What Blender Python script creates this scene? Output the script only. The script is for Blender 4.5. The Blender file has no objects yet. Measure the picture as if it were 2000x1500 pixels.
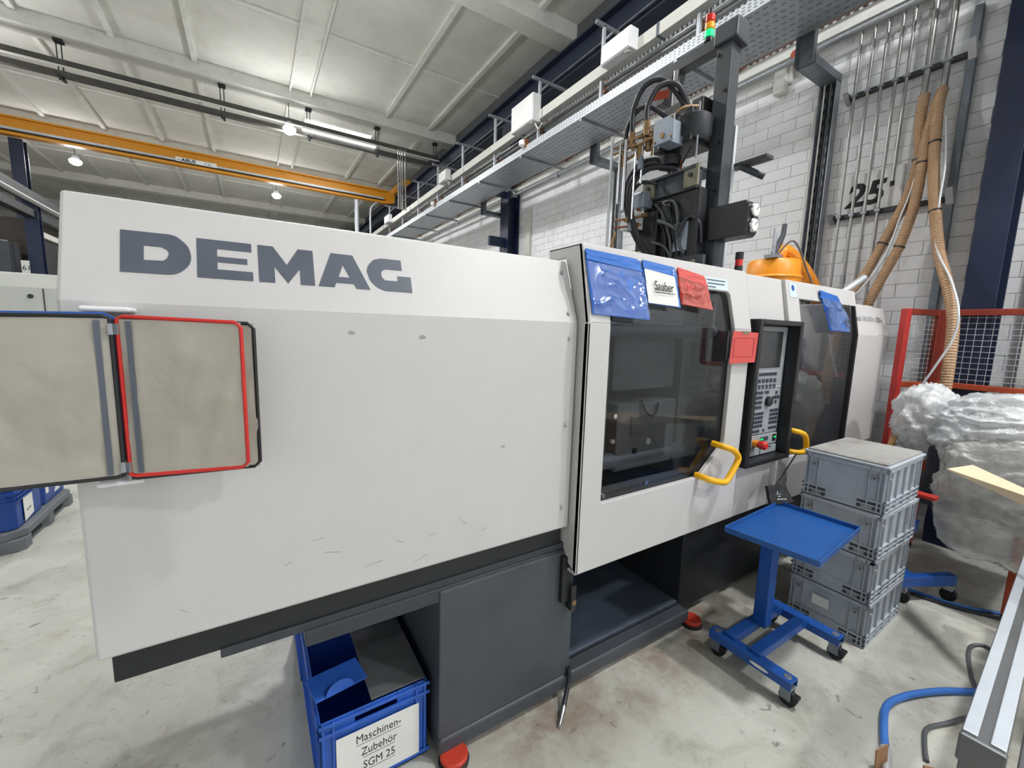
import bpy, bmesh, math, random
from mathutils import Vector, Matrix
random.seed(7)
SC = bpy.context.scene
COL = SC.collection
# ---------------------------------------------------------------- camera
FPX = 810.0                                   # focal length in pixels of a 2000 px wide frame
cam_d = bpy.data.cameras.new('camera')
cam_d.sensor_width = 36.0
cam_d.lens = FPX / 2000.0 * 36.0
cam_d.clip_start = 0.02
cam_d.clip_end = 200
cam = bpy.data.objects.new('camera', cam_d)
COL.objects.link(cam)
right = Vector((0.84917174, -0.52732407, 0.02892551))
down = Vector((-0.04418032, -0.12551102, -0.99110801))
fwd = Vector((0.52626558, 0.84034297, -0.12987776))
M3 = Matrix((right, -down, -fwd)).transposed()
cam.matrix_world = Matrix.Translation((0, 0, 1.72)) @ M3.to_4x4()
SC.camera = cam
# ---------------------------------------------------------------- world, exposure
w = bpy.data.worlds.new('daylight'); SC.world = w
w.use_nodes = True
w.node_tree.nodes['Background'].inputs[0].default_value = (0.93, 0.97, 1.0, 1)
w.node_tree.nodes['Background'].inputs[1].default_value = 0.9
SC.view_settings.view_transform = 'Standard'
SC.view_settings.look = 'None'
SC.view_settings.exposure = 0.33
SC.view_settings.gamma = 1.0
SC.view_settings.use_curve_mapping = False
LAMP_W = 125.0                                # each high-bay lamp, light thrown down
LAMP_UP = 95.0                                # and the part its glowing globe throws all round
SKYLIGHT = 14.0                               # emission of the roof lights
SC.cycles.use_denoising = True
SC.cycles.max_bounces = 6
SC.cycles.diffuse_bounces = 3
SC.cycles.glossy_bounces = 3
SC.cycles.use_adaptive_sampling = True
SC.cycles.adaptive_threshold = 0.09
SC.cycles.adaptive_min_samples = 12
SC.cycles.transparent_max_bounces = 12
SC.cycles.sample_clamp_indirect = 6.0
SC.cycles.caustics_reflective = False
SC.cycles.caustics_refractive = False
# ---------------------------------------------------------------- helpers
def lin(c):
    c = c / 255.0
    return c / 12.92 if c <= 0.04045 else ((c + 0.055) / 1.055) ** 2.4
def rgb(r, g, b): return (lin(r), lin(g), lin(b), 1.0)
def worldloc(o):
    v = Vector((0, 0, 0))
    while o is not None:
        v += o.location; o = o.parent
    return v
class G:
    """collects shapes; build() links them as one mesh object"""
    def __init__(s): s.v = []; s.f = []
    def add(s, vs, fs):
        k = len(s.v); s.v += [tuple(p) for p in vs]; s.f += [tuple(i + k for i in f) for f in fs]; return s
    def box(s, x0, x1, y0, y1, z0, z1):
        vs = [(x, y, z) for z in (z0, z1) for y in (y0, y1) for x in (x0, x1)]
        return s.add(vs, [(0, 2, 3, 1), (4, 5, 7, 6), (0, 1, 5, 4), (2, 6, 7, 3), (0, 4, 6, 2), (1, 3, 7, 5)])
    def obox(s, p, q, wdt, hgt, up=(0, 0, 1)):
        """bar from p to q, width across, height along up"""
        p = Vector(p); q = Vector(q); d = (q - p).normalized(); up = Vector(up)
        a = d.cross(up).normalized(); b = a.cross(d).normalized()
        vs = [e + a * (i * wdt / 2) + b * (j * hgt / 2) for e in (p, q) for i, j in ((-1, -1), (1, -1), (1, 1), (-1, 1))]
        return s.add(vs, [(3, 2, 1, 0), (4, 5, 6, 7), (0, 1, 5, 4), (1, 2, 6, 5), (2, 3, 7, 6), (3, 0, 4, 7)])
    def prism(s, pts, ax, a, b, skip=()):
        def P(u, v, t): return {'x': (t, u, v), 'y': (u, t, v), 'z': (u, v, t)}[ax]
        n = len(pts); vs = [P(u, v, a) for u, v in pts] + [P(u, v, b) for u, v in pts]
        fs = [tuple(range(n))[::-1], tuple(range(n, 2 * n))]
        fs += [(i, (i + 1) % n, n + (i + 1) % n, n + i) for i in range(n) if i not in skip]
        return s.add(vs, fs)
    def plate(s, pts, o, u, v, t):
        """polygon in the plane o + a*u + b*v, thickness t along u x v"""
        o = Vector(o); u = Vector(u).normalized(); v = Vector(v).normalized(); n = u.cross(v).normalized()
        k = len(pts); vs = [o + u * a + v * b for a, b in pts]; vs += [p + n * t for p in vs]
        fs = [tuple(range(k))[::-1], tuple(range(k, 2 * k))] + [(i, (i + 1) % k, k + (i + 1) % k, k + i) for i in range(k)]
        return s.add(vs, fs)
    def tube(s, pts, r, n=8, sub=0, ridge=0.0, pitch=0.0, cap=True):
        P = [Vector(p) for p in pts]
        if sub:
            Q = []
            for i in range(len(P) - 1):
                p0 = P[max(i - 1, 0)]; p1 = P[i]; p2 = P[i + 1]; p3 = P[min(i + 2, len(P) - 1)]
                for k in range(sub):
                    t = k / sub
                    Q.append(0.5 * ((2 * p1) + (p2 - p0) * t + (2 * p0 - 5 * p1 + 4 * p2 - p3) * t * t + (3 * p1 - p0 - 3 * p2 + p3) * t ** 3))
            Q.append(P[-1]); P = Q
        if pitch:
            Q = [P[0]]; acc = 0
            for a, b in zip(P[:-1], P[1:]):
                L = (b - a).length
                if L < 1e-9: continue
                t = pitch - acc
                while t <= L:
                    Q.append(a.lerp(b, t / L)); t += pitch
                acc = L - (t - pitch)
            P = Q
        k0 = len(s.v); up = Vector((0.31, 0.2, 0.93)); prev = None
        for i, p in enumerate(P):
            d = (P[min(i + 1, len(P) - 1)] - P[max(i - 1, 0)]).normalized()
            if prev is None:
                a = d.cross(up)
                if a.length < 1e-3: a = d.cross(Vector((1, 0, 0)))
                a.normalize()
            else:
                a = (prev - d * prev.dot(d)).normalized()
            prev = a; b = d.cross(a)
            rr = (r[i] if isinstance(r, (list, tuple)) else r) + (ridge if i % 2 else 0)
            for j in range(n):
                th = 2 * math.pi * j / n
                s.v.append(tuple(p + a * (rr * math.cos(th)) + b * (rr * math.sin(th))))
        m = len(P)
        for i in range(m - 1):
            for j in range(n):
                s.f.append((k0 + i * n + j, k0 + i * n + (j + 1) % n, k0 + (i + 1) * n + (j + 1) % n, k0 + (i + 1) * n + j))
        if cap:
            s.f.append(tuple(k0 + j for j in range(n))[::-1]); s.f.append(tuple(k0 + (m - 1) * n + j for j in range(n)))
        return s
    def cyl(s, p, q, r, n=12): return s.tube([p, q], r, n)
    def lathe(s, prof, cx, cy, n=20, cz=0.0):
        k0 = len(s.v); m = len(prof)
        for r, z in prof:
            for j in range(n):
                th = 2 * math.pi * j / n
                s.v.append((cx + r * math.cos(th), cy + r * math.sin(th), cz + z))
        for i in range(m - 1):
            for j in range(n):
                s.f.append((k0 + i * n + j, k0 + i * n + (j + 1) % n, k0 + (i + 1) * n + (j + 1) % n, k0 + (i + 1) * n + j))
        s.f.append(tuple(k0 + j for j in range(n))[::-1]); s.f.append(tuple(k0 + (m - 1) * n + j for j in range(n)))
        return s
    def mesh(s, name):
        me = bpy.data.meshes.new(name); me.from_pydata(s.v, [], s.f)
        bm = bmesh.new(); bm.from_mesh(me)
        bmesh.ops.recalc_face_normals(bm, faces=bm.faces[:])
        bm.to_mesh(me); bm.free(); me.update(); return me
    def build(s, name, mat, parent=None, smooth=False, bevel=0.0, seg=2):
        me = s.mesh(name); me.materials.append(MAT[mat] if isinstance(mat, str) else mat)
        return link(name, me, parent, smooth, bevel, seg)
def link(name, me, parent=None, smooth=False, bevel=0.0, seg=2):
    o = bpy.data.objects.new(name, me); COL.objects.link(o)
    if parent is not None:
        o.location = -worldloc(parent); o.parent = parent
    if smooth:
        me.polygons.foreach_set('use_smooth', [True] * len(me.polygons))
        md = o.modifiers.new('edges', 'EDGE_SPLIT'); md.split_angle = math.radians(40)
    if bevel:
        b = o.modifiers.new('bevel', 'BEVEL'); b.width = bevel; b.segments = seg; b.limit_method = 'ANGLE'; b.angle_limit = math.radians(35)
    return o
def tag(o, label, cat=None, group=None, kind=None):
    if label: o['label'] = label
    if cat: o['category'] = cat
    if group: o['group'] = group
    if kind: o['kind'] = kind
    return o
def thing(name, label, cat, loc=(0, 0, 0), group=None):
    o = bpy.data.objects.new(name, None); COL.objects.link(o); o.location = loc; o.empty_display_size = 0.1
    return tag(o, label, cat, group)
def struct(o):
    o['kind'] = 'structure'; return o
def copy_tree(o, parent=None):
    c = o.copy(); COL.objects.link(c); c.parent = parent
    for ch in list(o.children): copy_tree(ch, c)
    return c
def text(name, body, size, o, u, v, mat, parent, align='LEFT', depth=0.0006, bold=0.0, shear=0.0, sx=1.0, lift=0.0):
    cu = bpy.data.curves.new(name, 'FONT'); cu.body = body; cu.size = size; cu.extrude = depth; cu.align_x = align
    cu.offset = bold; cu.shear = shear; cu.resolution_u = 3; cu.space_line = 1.0
    t = bpy.data.objects.new('tmp', cu); COL.objects.link(t)
    bpy.context.view_layer.update()
    me = bpy.data.meshes.new_from_object(t.evaluated_get(bpy.context.evaluated_depsgraph_get()))
    bpy.data.objects.remove(t); bpy.data.curves.remove(cu)
    u = Vector(u).normalized(); v = Vector(v).normalized(); n = u.cross(v)
    mt = Matrix((u * sx, v, n)).transposed().to_4x4(); mt.translation = Vector(o) + n * lift
    me.transform(mt); me.name = name; me.materials.clear(); me.materials.append(MAT[mat])
    return link(name, me, parent)
# ---------------------------------------------------------------- materials
MAT = {}
def mk(name, col, rough=0.5, metal=0.0, var=0.06, scale=6.0, bump=0.0, bscale=60.0, dirt=None, dscale=3.0, damt=0.5, emit=None, estr=0.0, spec=0.5, coat=0.0):
    m = bpy.data.materials.new(name); m.use_nodes = True; MAT[name] = m
    nt = m.node_tree; b = nt.nodes['Principled BSDF']; N = nt.nodes.new; L = nt.links.new
    b.inputs['Roughness'].default_value = rough; b.inputs['Metallic'].default_value = metal
    b.inputs['Specular IOR Level'].default_value = spec; b.inputs['Coat Weight'].default_value = coat
    c = rgb(*col); b.inputs['Base Color'].default_value = c
    tc = N('ShaderNodeTexCoord')
    if var or dirt:
        no = N('ShaderNodeTexNoise'); no.inputs['Scale'].default_value = scale; no.inputs['Detail'].default_value = 6; no.inputs['Roughness'].default_value = 0.65
        L(tc.outputs['Object'], no.inputs['Vector'])
        rp = N('ShaderNodeValToRGB'); rp.color_ramp.elements[0].position = 0.3; rp.color_ramp.elements[1].position = 0.7
        rp.color_ramp.elements[0].color = tuple(x * (1 - var) for x in c[:3]) + (1,)
        rp.color_ramp.elements[1].color = tuple(min(1, x * (1 + var)) for x in c[:3]) + (1,)
        L(no.outputs['Fac'], rp.inputs['Fac']); out = rp.outputs['Color']
        if dirt:
            n2 = N('ShaderNodeTexNoise'); n2.inputs['Scale'].default_value = dscale; n2.inputs['Detail'].default_value = 9; n2.inputs['Roughness'].default_value = 0.7
            L(tc.outputs['Object'], n2.inputs['Vector'])
            r2 = N('ShaderNodeValToRGB'); r2.color_ramp.elements[0].position = 0.5; r2.color_ramp.elements[1].position = 0.72
            r2.color_ramp.elements[0].color = (0, 0, 0, 1); r2.color_ramp.elements[1].color = (damt,) * 3 + (1,)
            L(n2.outputs['Fac'], r2.inputs['Fac'])
            mx = N('ShaderNodeMixRGB'); L(r2.outputs['Color'], mx.inputs['Fac']); L(out, mx.inputs['Color1']); mx.inputs['Color2'].default_value = rgb(*dirt)
            out = mx.outputs['Color']
        L(out, b.inputs['Base Color'])
    if bump:
        n3 = N('ShaderNodeTexNoise'); n3.inputs['Scale'].default_value = bscale; n3.inputs['Detail'].default_value = 3
        L(tc.outputs['Object'], n3.inputs['Vector'])
        bp = N('ShaderNodeBump'); bp.inputs['Strength'].default_value = bump; bp.inputs['Distance'].default_value = 0.01
        L(n3.outputs['Fac'], bp.inputs['Height']); L(bp.outputs['Normal'], b.inputs['Normal'])
    if emit:
        b.inputs['Emission Color'].default_value = rgb(*emit); b.inputs['Emission Strength'].default_value = estr
    return m
def film(name, col, alpha, rough=0.25, tint=(255, 255, 255), bump=0.0, bscale=6.0, diffuse=True, fres=1.45, streak=0.0, trans=0.0, stretch=None):
    """clear sheet: transparent mixed with a diffuse haze, gloss on top by Fresnel"""
    m = bpy.data.materials.new(name); m.use_nodes = True; MAT[name] = m
    nt = m.node_tree; nt.nodes.clear(); N = nt.nodes.new; L = nt.links.new
    out = N('ShaderNodeOutputMaterial'); tr = N('ShaderNodeBsdfTransparent'); tr.inputs[0].default_value = rgb(*tint)
    df = N('ShaderNodeBsdfDiffuse'); df.inputs[0].default_value = rgb(*col)
    mx = N('ShaderNodeMixShader'); mx.inputs[0].default_value = alpha; L(tr.outputs[0], mx.inputs[1])
    if trans:
        tl = N('ShaderNodeBsdfTranslucent'); tl.inputs[0].default_value = rgb(*col); m0 = N('ShaderNodeMixShader'); m0.inputs[0].default_value = trans; L(df.outputs[0], m0.inputs[1]); L(tl.outputs[0], m0.inputs[2]); L(m0.outputs[0], mx.inputs[2])
    else: L(df.outputs[0], mx.inputs[2])
    gl = N('ShaderNodeBsdfGlossy'); gl.inputs['Roughness'].default_value = rough; gl.inputs[0].default_value = (0.9, 0.9, 0.9, 1)
    lw = N('ShaderNodeLayerWeight'); lw.inputs[0].default_value = 0.5; f0 = ((fres - 1) / (fres + 1)) ** 2
    pw_ = N('ShaderNodeMath'); pw_.operation = 'POWER'; pw_.inputs[1].default_value = 5.0; L(lw.outputs['Facing'], pw_.inputs[0])
    fr = N('ShaderNodeMath'); fr.operation = 'MULTIPLY_ADD'; fr.inputs[1].default_value = 1 - f0; fr.inputs[2].default_value = f0; L(pw_.outputs[0], fr.inputs[0])
    m2 = N('ShaderNodeMixShader'); L(fr.outputs[0], m2.inputs[0]); L(mx.outputs[0], m2.inputs[1]); L(gl.outputs[0], m2.inputs[2]); L(m2.outputs[0], out.inputs[0])
    tc = N('ShaderNodeTexCoord')
    if streak:
        n1 = N('ShaderNodeTexNoise'); n1.inputs['Scale'].default_value = bscale * 0.6; n1.inputs['Detail'].default_value = 5
        L(tc.outputs['Object'], n1.inputs['Vector'])
        mr = N('ShaderNodeMapRange'); mr.inputs['From Min'].default_value = 0.3; mr.inputs['From Max'].default_value = 0.7
        mr.inputs['To Min'].default_value = max(0, alpha - streak); mr.inputs['To Max'].default_value = min(1, alpha + streak)
        L(n1.outputs['Fac'], mr.inputs['Value']); L(mr.outputs[0], mx.inputs[0])
    if bump:
        n3 = N('ShaderNodeTexNoise'); n3.inputs['Scale'].default_value = bscale; n3.inputs['Detail'].default_value = 4; n3.inputs['Distortion'].default_value = 1.2
        if stretch:
            mp = N('ShaderNodeMapping'); mp.inputs['Scale'].default_value = stretch; mp.inputs['Rotation'].default_value = (0.4, 0.5, 0.6); L(tc.outputs['Object'], mp.inputs['Vector']); L(mp.outputs[0], n3.inputs['Vector'])
        else: L(tc.outputs['Object'], n3.inputs['Vector'])
        bp = N('ShaderNodeBump'); bp.inputs['Strength'].default_value = bump; bp.inputs['Distance'].default_value = 0.03
        L(n3.outputs['Fac'], bp.inputs['Height']); L(bp.outputs['Normal'], gl.inputs['Normal']); L(bp.outputs['Normal'], df.inputs['Normal'])
    return m
mk('machine_white', (197, 195, 194), 0.42, var=0.025, scale=2, bump=0.06, bscale=260, dirt=(176, 172, 164), dscale=2.2, damt=0.12)
mk('machine_side', (196, 195, 190), 0.45, var=0.03, scale=3)
mk('letter_grey', (84, 90, 102), 0.35, var=0.08, scale=10)
mk('dark_steel', (52, 56, 62), 0.5, var=0.15, scale=5, bump=0.03)
mk('black_steel', (30, 32, 36), 0.45, var=0.2, scale=8)
mk('black_plastic', (26, 27, 30), 0.4, var=0.1)
mk('base_grey', (66, 71, 78), 0.45, var=0.12, scale=3, dirt=(52, 50, 48), dscale=4, damt=0.5)
mk('tray_plate', (78, 88, 102), 0.4, var=0.18, scale=4, dirt=(55, 56, 60), dscale=3, damt=0.7)
mk('mold_steel', (122, 126, 130), 0.42, var=0.15, scale=5)
mk('chrome', (200, 200, 205), 0.2, metal=1.0, var=0.05)
mk('brass', (150, 122, 88), 0.4, metal=0.7, var=0.1)
mk('copper', (150, 92, 60), 0.4, metal=0.6, var=0.15)
mk('galvanised', (150, 154, 160), 0.42, metal=0.55, var=0.16, scale=9)
mk('galv_light', (190, 194, 198), 0.45, metal=0.3, var=0.1, scale=9)
mk('galv_dark', (120, 127, 136), 0.45, metal=0.5, var=0.25, scale=7)
mk('panel_grey', (150, 154, 158), 0.5, var=0.04)
mk('key_dark', (60, 66, 78), 0.5, var=0.1)
mk('screen', (52, 54, 54), 0.15, var=0.05)
mk('yellow', (238, 178, 22), 0.4, var=0.05)
mk('red', (200, 40, 34), 0.45, var=0.08)
mk('foot_red', (190, 58, 40), 0.4, var=0.12)
mk('orange_red', (158, 62, 30), 0.5, var=0.25, scale=9)
mk('fence_dark', (124, 42, 26), 0.5, var=0.25, scale=9)
mk('fence_red', (168, 44, 38), 0.45, var=0.15, scale=7)
mk('crane_yellow', (216, 146, 30), 0.45, var=0.05)
mk('hopper_orange', (226, 142, 26), 0.38, var=0.08)
mk('blue', (24, 78, 156), 0.4, var=0.08, scale=8)
mk('blue_tray', (30, 82, 150), 0.35, var=0.06, scale=6, dirt=(30, 60, 110), dscale=6, damt=0.5)
mk('bin_blue', (42, 92, 184), 0.45, var=0.12, scale=8, dirt=(40, 60, 110), dscale=6, damt=0.5)
mk('crate_blue', (18, 62, 140), 0.45, var=0.1, scale=6)
mk('column_blue', (12, 25, 54), 0.5, var=0.12, scale=14)
mk('beam_navy', (34, 42, 62), 0.5, var=0.15, scale=6)
mk('box_grey', (166, 173, 182), 0.6, var=0.12, scale=9, dirt=(160, 162, 160), dscale=5, damt=0.55)
mk('box_lid', (154, 153, 149), 0.6, var=0.12, scale=5, dirt=(98, 92, 82), dscale=3.5, damt=0.8)
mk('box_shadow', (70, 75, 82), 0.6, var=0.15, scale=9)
mk('grey_lid', (88, 90, 92), 0.6, var=0.12, scale=5)
mk('paper', (222, 222, 218), 0.7, var=0.03)
mk('ink', (34, 35, 38), 0.7, var=0)
mk('ink_red', (150, 40, 38), 0.6, var=0)
mk('white_plastic', (226, 227, 226), 0.45, var=0.03)
mk('trunking', (204, 203, 196), 0.5, var=0.05, scale=4)
mk('rubber', (24, 25, 28), 0.6, var=0.1)
mk('hose_black', (30, 32, 38), 0.45, var=0.1)
mk('hose_tan', (168, 136, 104), 0.5, var=0.14, scale=14)
mk('hose_blue', (58, 112, 190), 0.45, var=0.06)
mk('hose_grey', (86, 88, 90), 0.5, var=0.1)
mk('pipe_steel', (164, 164, 162), 0.33, metal=0.75, var=0.1, scale=10)
mk('rust', (136, 92, 66), 0.7, var=0.35, scale=12)
mk('wood', (196, 152, 108), 0.6, var=0.15, scale=10)
mk('card', (226, 204, 172), 0.7, var=0.05)
mk('card_dark', (170, 130, 96), 0.75, var=0.12, scale=18)
mk('alu', (204, 212, 220), 0.3, metal=0.4, var=0.05)
mk('alu_dark', (104, 106, 108), 0.4, metal=0.4, var=0.12)
mk('brick_white', (232, 233, 236), 0.6, var=0.05, scale=3, bump=0.12, bscale=40, dirt=(196, 194, 190), dscale=1.2, damt=0.5)
mk('mortar', (206, 206, 206), 0.8, var=0.1, scale=20)
mk('plaster', (214, 214, 210), 0.7, var=0.05, scale=2, dirt=(170, 168, 160), dscale=1.5, damt=0.6)
mk('ceiling_panel', (206, 206, 200), 0.85, var=0.07, scale=1.2, bump=0.1, bscale=30, dirt=(186, 184, 174), dscale=0.9, damt=0.6)
mk('ceiling_beam', (212, 212, 206), 0.8, var=0.06, scale=2, dirt=(180, 176, 166), dscale=3, damt=0.5)
mk('gap_dark', (60, 58, 54), 0.8, var=0.1)
mk('cladding_gap', (84, 86, 88), 0.7)
mk('cladding', (206, 210, 212), 0.55, var=0.12, scale=4, dirt=(120, 112, 104), dscale=2, damt=0.6)
mk('rail_dark', (74, 72, 68), 0.5, metal=0.3, var=0.25, scale=5)
mk('pallet_grey', (104, 108, 112), 0.7, var=0.15, scale=9)
mk('cabin_brown', (66, 56, 48), 0.6, var=0.25, scale=5)
mk('old_machine', (184, 186, 180), 0.5, var=0.04, scale=2)
mk('lamp_glow', (255, 255, 255), 0.4, var=0, emit=(255, 255, 250), estr=14.0)
mk('tube_glow', (255, 255, 255), 0.4, var=0, emit=(250, 253, 255), estr=6.0)
mk('sky_glow', (255, 255, 255), 0.4, var=0, emit=(250, 253, 255), estr=SKYLIGHT)
mk('sig_red', (206, 44, 36), 0.25, var=0.03)
mk('sig_amber', (240, 160, 30), 0.25, var=0.03)
mk('sig_green', (20, 190, 110), 0.25, var=0.02, emit=(30, 230, 140), estr=0.7)
mk('led_green', (20, 160, 80), 0.3, var=0, emit=(30, 230, 110), estr=0.8)
mk('steel_plate', (150, 160, 172), 0.35, metal=0.4, var=0.1, scale=8)
mk('olive', (118, 116, 96), 0.5, var=0.1)
mk('barrel', (150, 138, 116), 0.4, metal=0.4, var=0.2)
mk('pouch_blue', (34, 104, 192), 0.3, var=0.04, coat=0.3)
mk('pouch_red', (206, 74, 68), 0.35, var=0.05, scale=20, coat=0.2)
mk('label_blue', (200, 216, 224), 0.5, var=0.02)
film('window_glass', (40, 42, 44), 0.10, 0.03, tint=(222, 223, 224), fres=1.42)
film('pocket_film', (206, 201, 190), 0.54, 0.22, tint=(226, 222, 214), bump=0.10, bscale=9, streak=0.06)
film('pouch_film', (90, 140, 206), 0.13, 0.2, tint=(242, 246, 255), fres=1.8)
film('pouch_film_red', (214, 120, 108), 0.45, 0.16, tint=(255, 240, 238), bump=0.0)
film('pouch_film_clear', (120, 150, 200), 0.30, 0.14, tint=(235, 240, 250))
film('bag_sheet', (232, 232, 228), 0.50, 0.2, tint=(246, 246, 244), bump=0.3, bscale=20, streak=0.14, fres=1.9, trans=0.4, stretch=(1.0, 2.2, 3.0))
film('bag_film', (248, 250, 252), 0.74, 0.2, tint=(250, 251, 252), bump=0.35, bscale=26, streak=0.16, fres=2.1, trans=0.4, stretch=(1.0, 2.2, 3.0))
def floor_mat():
    m = bpy.data.materials.new('concrete_floor'); m.use_nodes = True; MAT['floor'] = m
    nt = m.node_tree; b = nt.nodes['Principled BSDF']; N = nt.nodes.new; L = nt.links.new
    tc = N('ShaderNodeTexCoord')
    def noise(sc, det=8, dist=0.0, stretch=None, ro=0.65):
        n = N('ShaderNodeTexNoise'); n.inputs['Scale'].default_value = sc; n.inputs['Detail'].default_value = det; n.inputs['Distortion'].default_value = dist; n.inputs['Roughness'].default_value = ro
        if stretch:
            mp = N('ShaderNodeMapping'); mp.inputs['Scale'].default_value = stretch; mp.inputs['Rotation'].default_value = (0, 0, 0.5); L(tc.outputs['Object'], mp.inputs['Vector']); L(mp.outputs[0], n.inputs['Vector'])
        else: L(tc.outputs['Object'], n.inputs['Vector'])
        return n.outputs['Fac']
    def ramp(f, p0, p1, c0, c1):
        r = N('ShaderNodeValToRGB'); e = r.color_ramp.elements; e[0].position = p0; e[1].position = p1; e[0].color = c0; e[1].color = c1; L(f, r.inputs[0]); return r.outputs[0]
    def mix(fac, a, col):
        x = N('ShaderNodeMixRGB'); L(fac, x.inputs[0]); L(a, x.inputs[1]); x.inputs[2].default_value = col; return x.outputs[0]
    W = (1, 1, 1, 1); K = (0, 0, 0, 1)
    base = ramp(noise(1.1), 0.3, 0.72, rgb(166, 166, 156), rgb(204, 204, 195))
    base = mix(ramp(noise(3.2, 10, 0.6), 0.50, 0.68, K, (0.6,) * 3 + (1,)), base, rgb(134, 131, 120))
    base = mix(ramp(noise(2.0, 9, 0.3, None, 0.75), 0.57, 0.70, K, (0.6,) * 3 + (1,)), base, rgb(140, 114, 96))
    base = mix(ramp(noise(9.0, 8, 1.0), 0.63, 0.69, K, (0.7,) * 3 + (1,)), base, rgb(84, 80, 74))
    base = mix(ramp(noise(5.0, 6, 0.4, (0.35, 5.0, 1)), 0.66, 0.70, K, (0.35,) * 3 + (1,)), base, rgb(96, 98, 104))
    base = mix(ramp(noise(22, 6, 0.2), 0.60, 0.68, K, (0.35,) * 3 + (1,)), base, rgb(112, 108, 100))
    base = mix(ramp(noise(60, 3), 0.66, 0.72, K, (0.5,) * 3 + (1,)), base, rgb(86, 84, 80))
    # brown grime trodden along the front of the machine base
    sx = N('ShaderNodeSeparateXYZ'); L(tc.outputs['Object'], sx.inputs[0])
    def rng(o, a, b):
        r = N('ShaderNodeMapRange'); r.interpolation_type = 'SMOOTHSTEP'; r.inputs[1].default_value = a; r.inputs[2].default_value = b; L(o, r.inputs[0]); return r.outputs[0]
    def mul(a, b):
        x = N('ShaderNodeMath'); x.operation = 'MULTIPLY'; L(a, x.inputs[0]); L(b, x.inputs[1]); return x.outputs[0]
    grime = mul(mul(rng(sx.outputs[1], 0.92, 1.28), rng(sx.outputs[1], 2.6, 1.5)), mul(rng(sx.outputs[0], 0.5, 1.0), rng(sx.outputs[0], 3.0, 2.3)))
    grime = mul(grime, ramp(noise(4.5, 9, 0.5), 0.36, 0.60, K, (0.75,) * 3 + (1,)))
    base = mix(grime, base, rgb(126, 106, 92))
    L(base, b.inputs['Base Color'])
    b.inputs['Roughness'].default_value = 0.55
    bp = N('ShaderNodeBump'); bp.inputs['Strength'].default_value = 0.12; bp.inputs['Distance'].default_value = 0.01; L(noise(40, 4), bp.inputs['Height']); L(bp.outputs[0], b.inputs['Normal'])
floor_mat()
# ---------------------------------------------------------------- setting: floor, walls, ceiling
WX = 5.2
CZ = 7.3
fl = struct(G().box(-16, 6.2, -8, 34, -0.2, 0).build('floor', 'floor'))
tag(fl, 'pale worn concrete floor with scuffs and brown stains')
wr = struct(G().box(WX, WX + 0.25, -4, 34, 0, 4.74).build('wall_right', 'mortar'))
tag(wr, 'white painted brick wall behind the machine')
BL, BH, JT = 0.30, 0.125, 0.005
bme = G().box(-0.008, 0.004, -BL / 2 + JT / 2, BL / 2 - JT / 2, -BH / 2 + JT / 2, BH / 2 - JT / 2).mesh('brick'); bme.materials.append(MAT['brick_white'])
cells = []
for r in range(0, 38):
    z = BH * (r + 0.5)
    if z > 4.74: continue
    for c in range(-8, 46):
        y = c * BL + (BL / 2 if r % 2 else 0)
        if -2.4 < y < 13.5: cells.append((y, z))
def brick_rank(p):
    y, z = p
    hid = (z < 2.25 and y > 1.55) or z < 0.75 or y < 0.15 or (2.9 < y < 4.7 and z > 4.0)
    return (1 if hid else 0, WX * WX + y * y + (z - 1.72) ** 2)
cells.sort(key=brick_rank)
rest = G()
for i, (y, z) in enumerate(cells):
    dx = random.uniform(-0.002, 0.002)
    if i < 300:
        o = bpy.data.objects.new('brick', bme); COL.objects.link(o); o.parent = wr; o.location = (WX + dx, y, z)
    else:
        rest.box(WX - 0.008 + dx, WX + 0.004, y - BL / 2 + JT / 2, y + BL / 2 - JT / 2, z - BH / 2 + JT / 2, z + BH / 2 - JT / 2)
tag(rest.build('brickwork', 'brick_white', wr), None, kind='stuff')
# ledge on top of the brick wall and the ribbed cladding above it
G().prism([(5.02, 4.70), (5.02, 4.76), (5.09, 4.80), (5.09, 4.86), (5.30, 4.86), (5.30, 4.70)], 'y', -4, 34).build('ledge', 'plaster', wr)
cl = G(); pts = []
y = 0.0
while y < 16.0:
    cl.box(5.30, 5.325, y, y + 0.026, 4.86, 6.5); y += 0.075
G().box(5.325, 5.36, -4, 34, 4.86, 7.3).build('upper_wall', 'cladding_gap', wr)
tag(cl.build('cladding', 'cladding', wr), 'ribbed pale cladding above the brick wall', kind='stuff')
wb = struct(G().box(-16, 6.2, 34, 34.3, 0, 8).build('wall_back', 'plaster'))
wl = struct(G().box(-16.3, -16, -3, 34, 0, 8).build('wall_left', 'plaster'))
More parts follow.
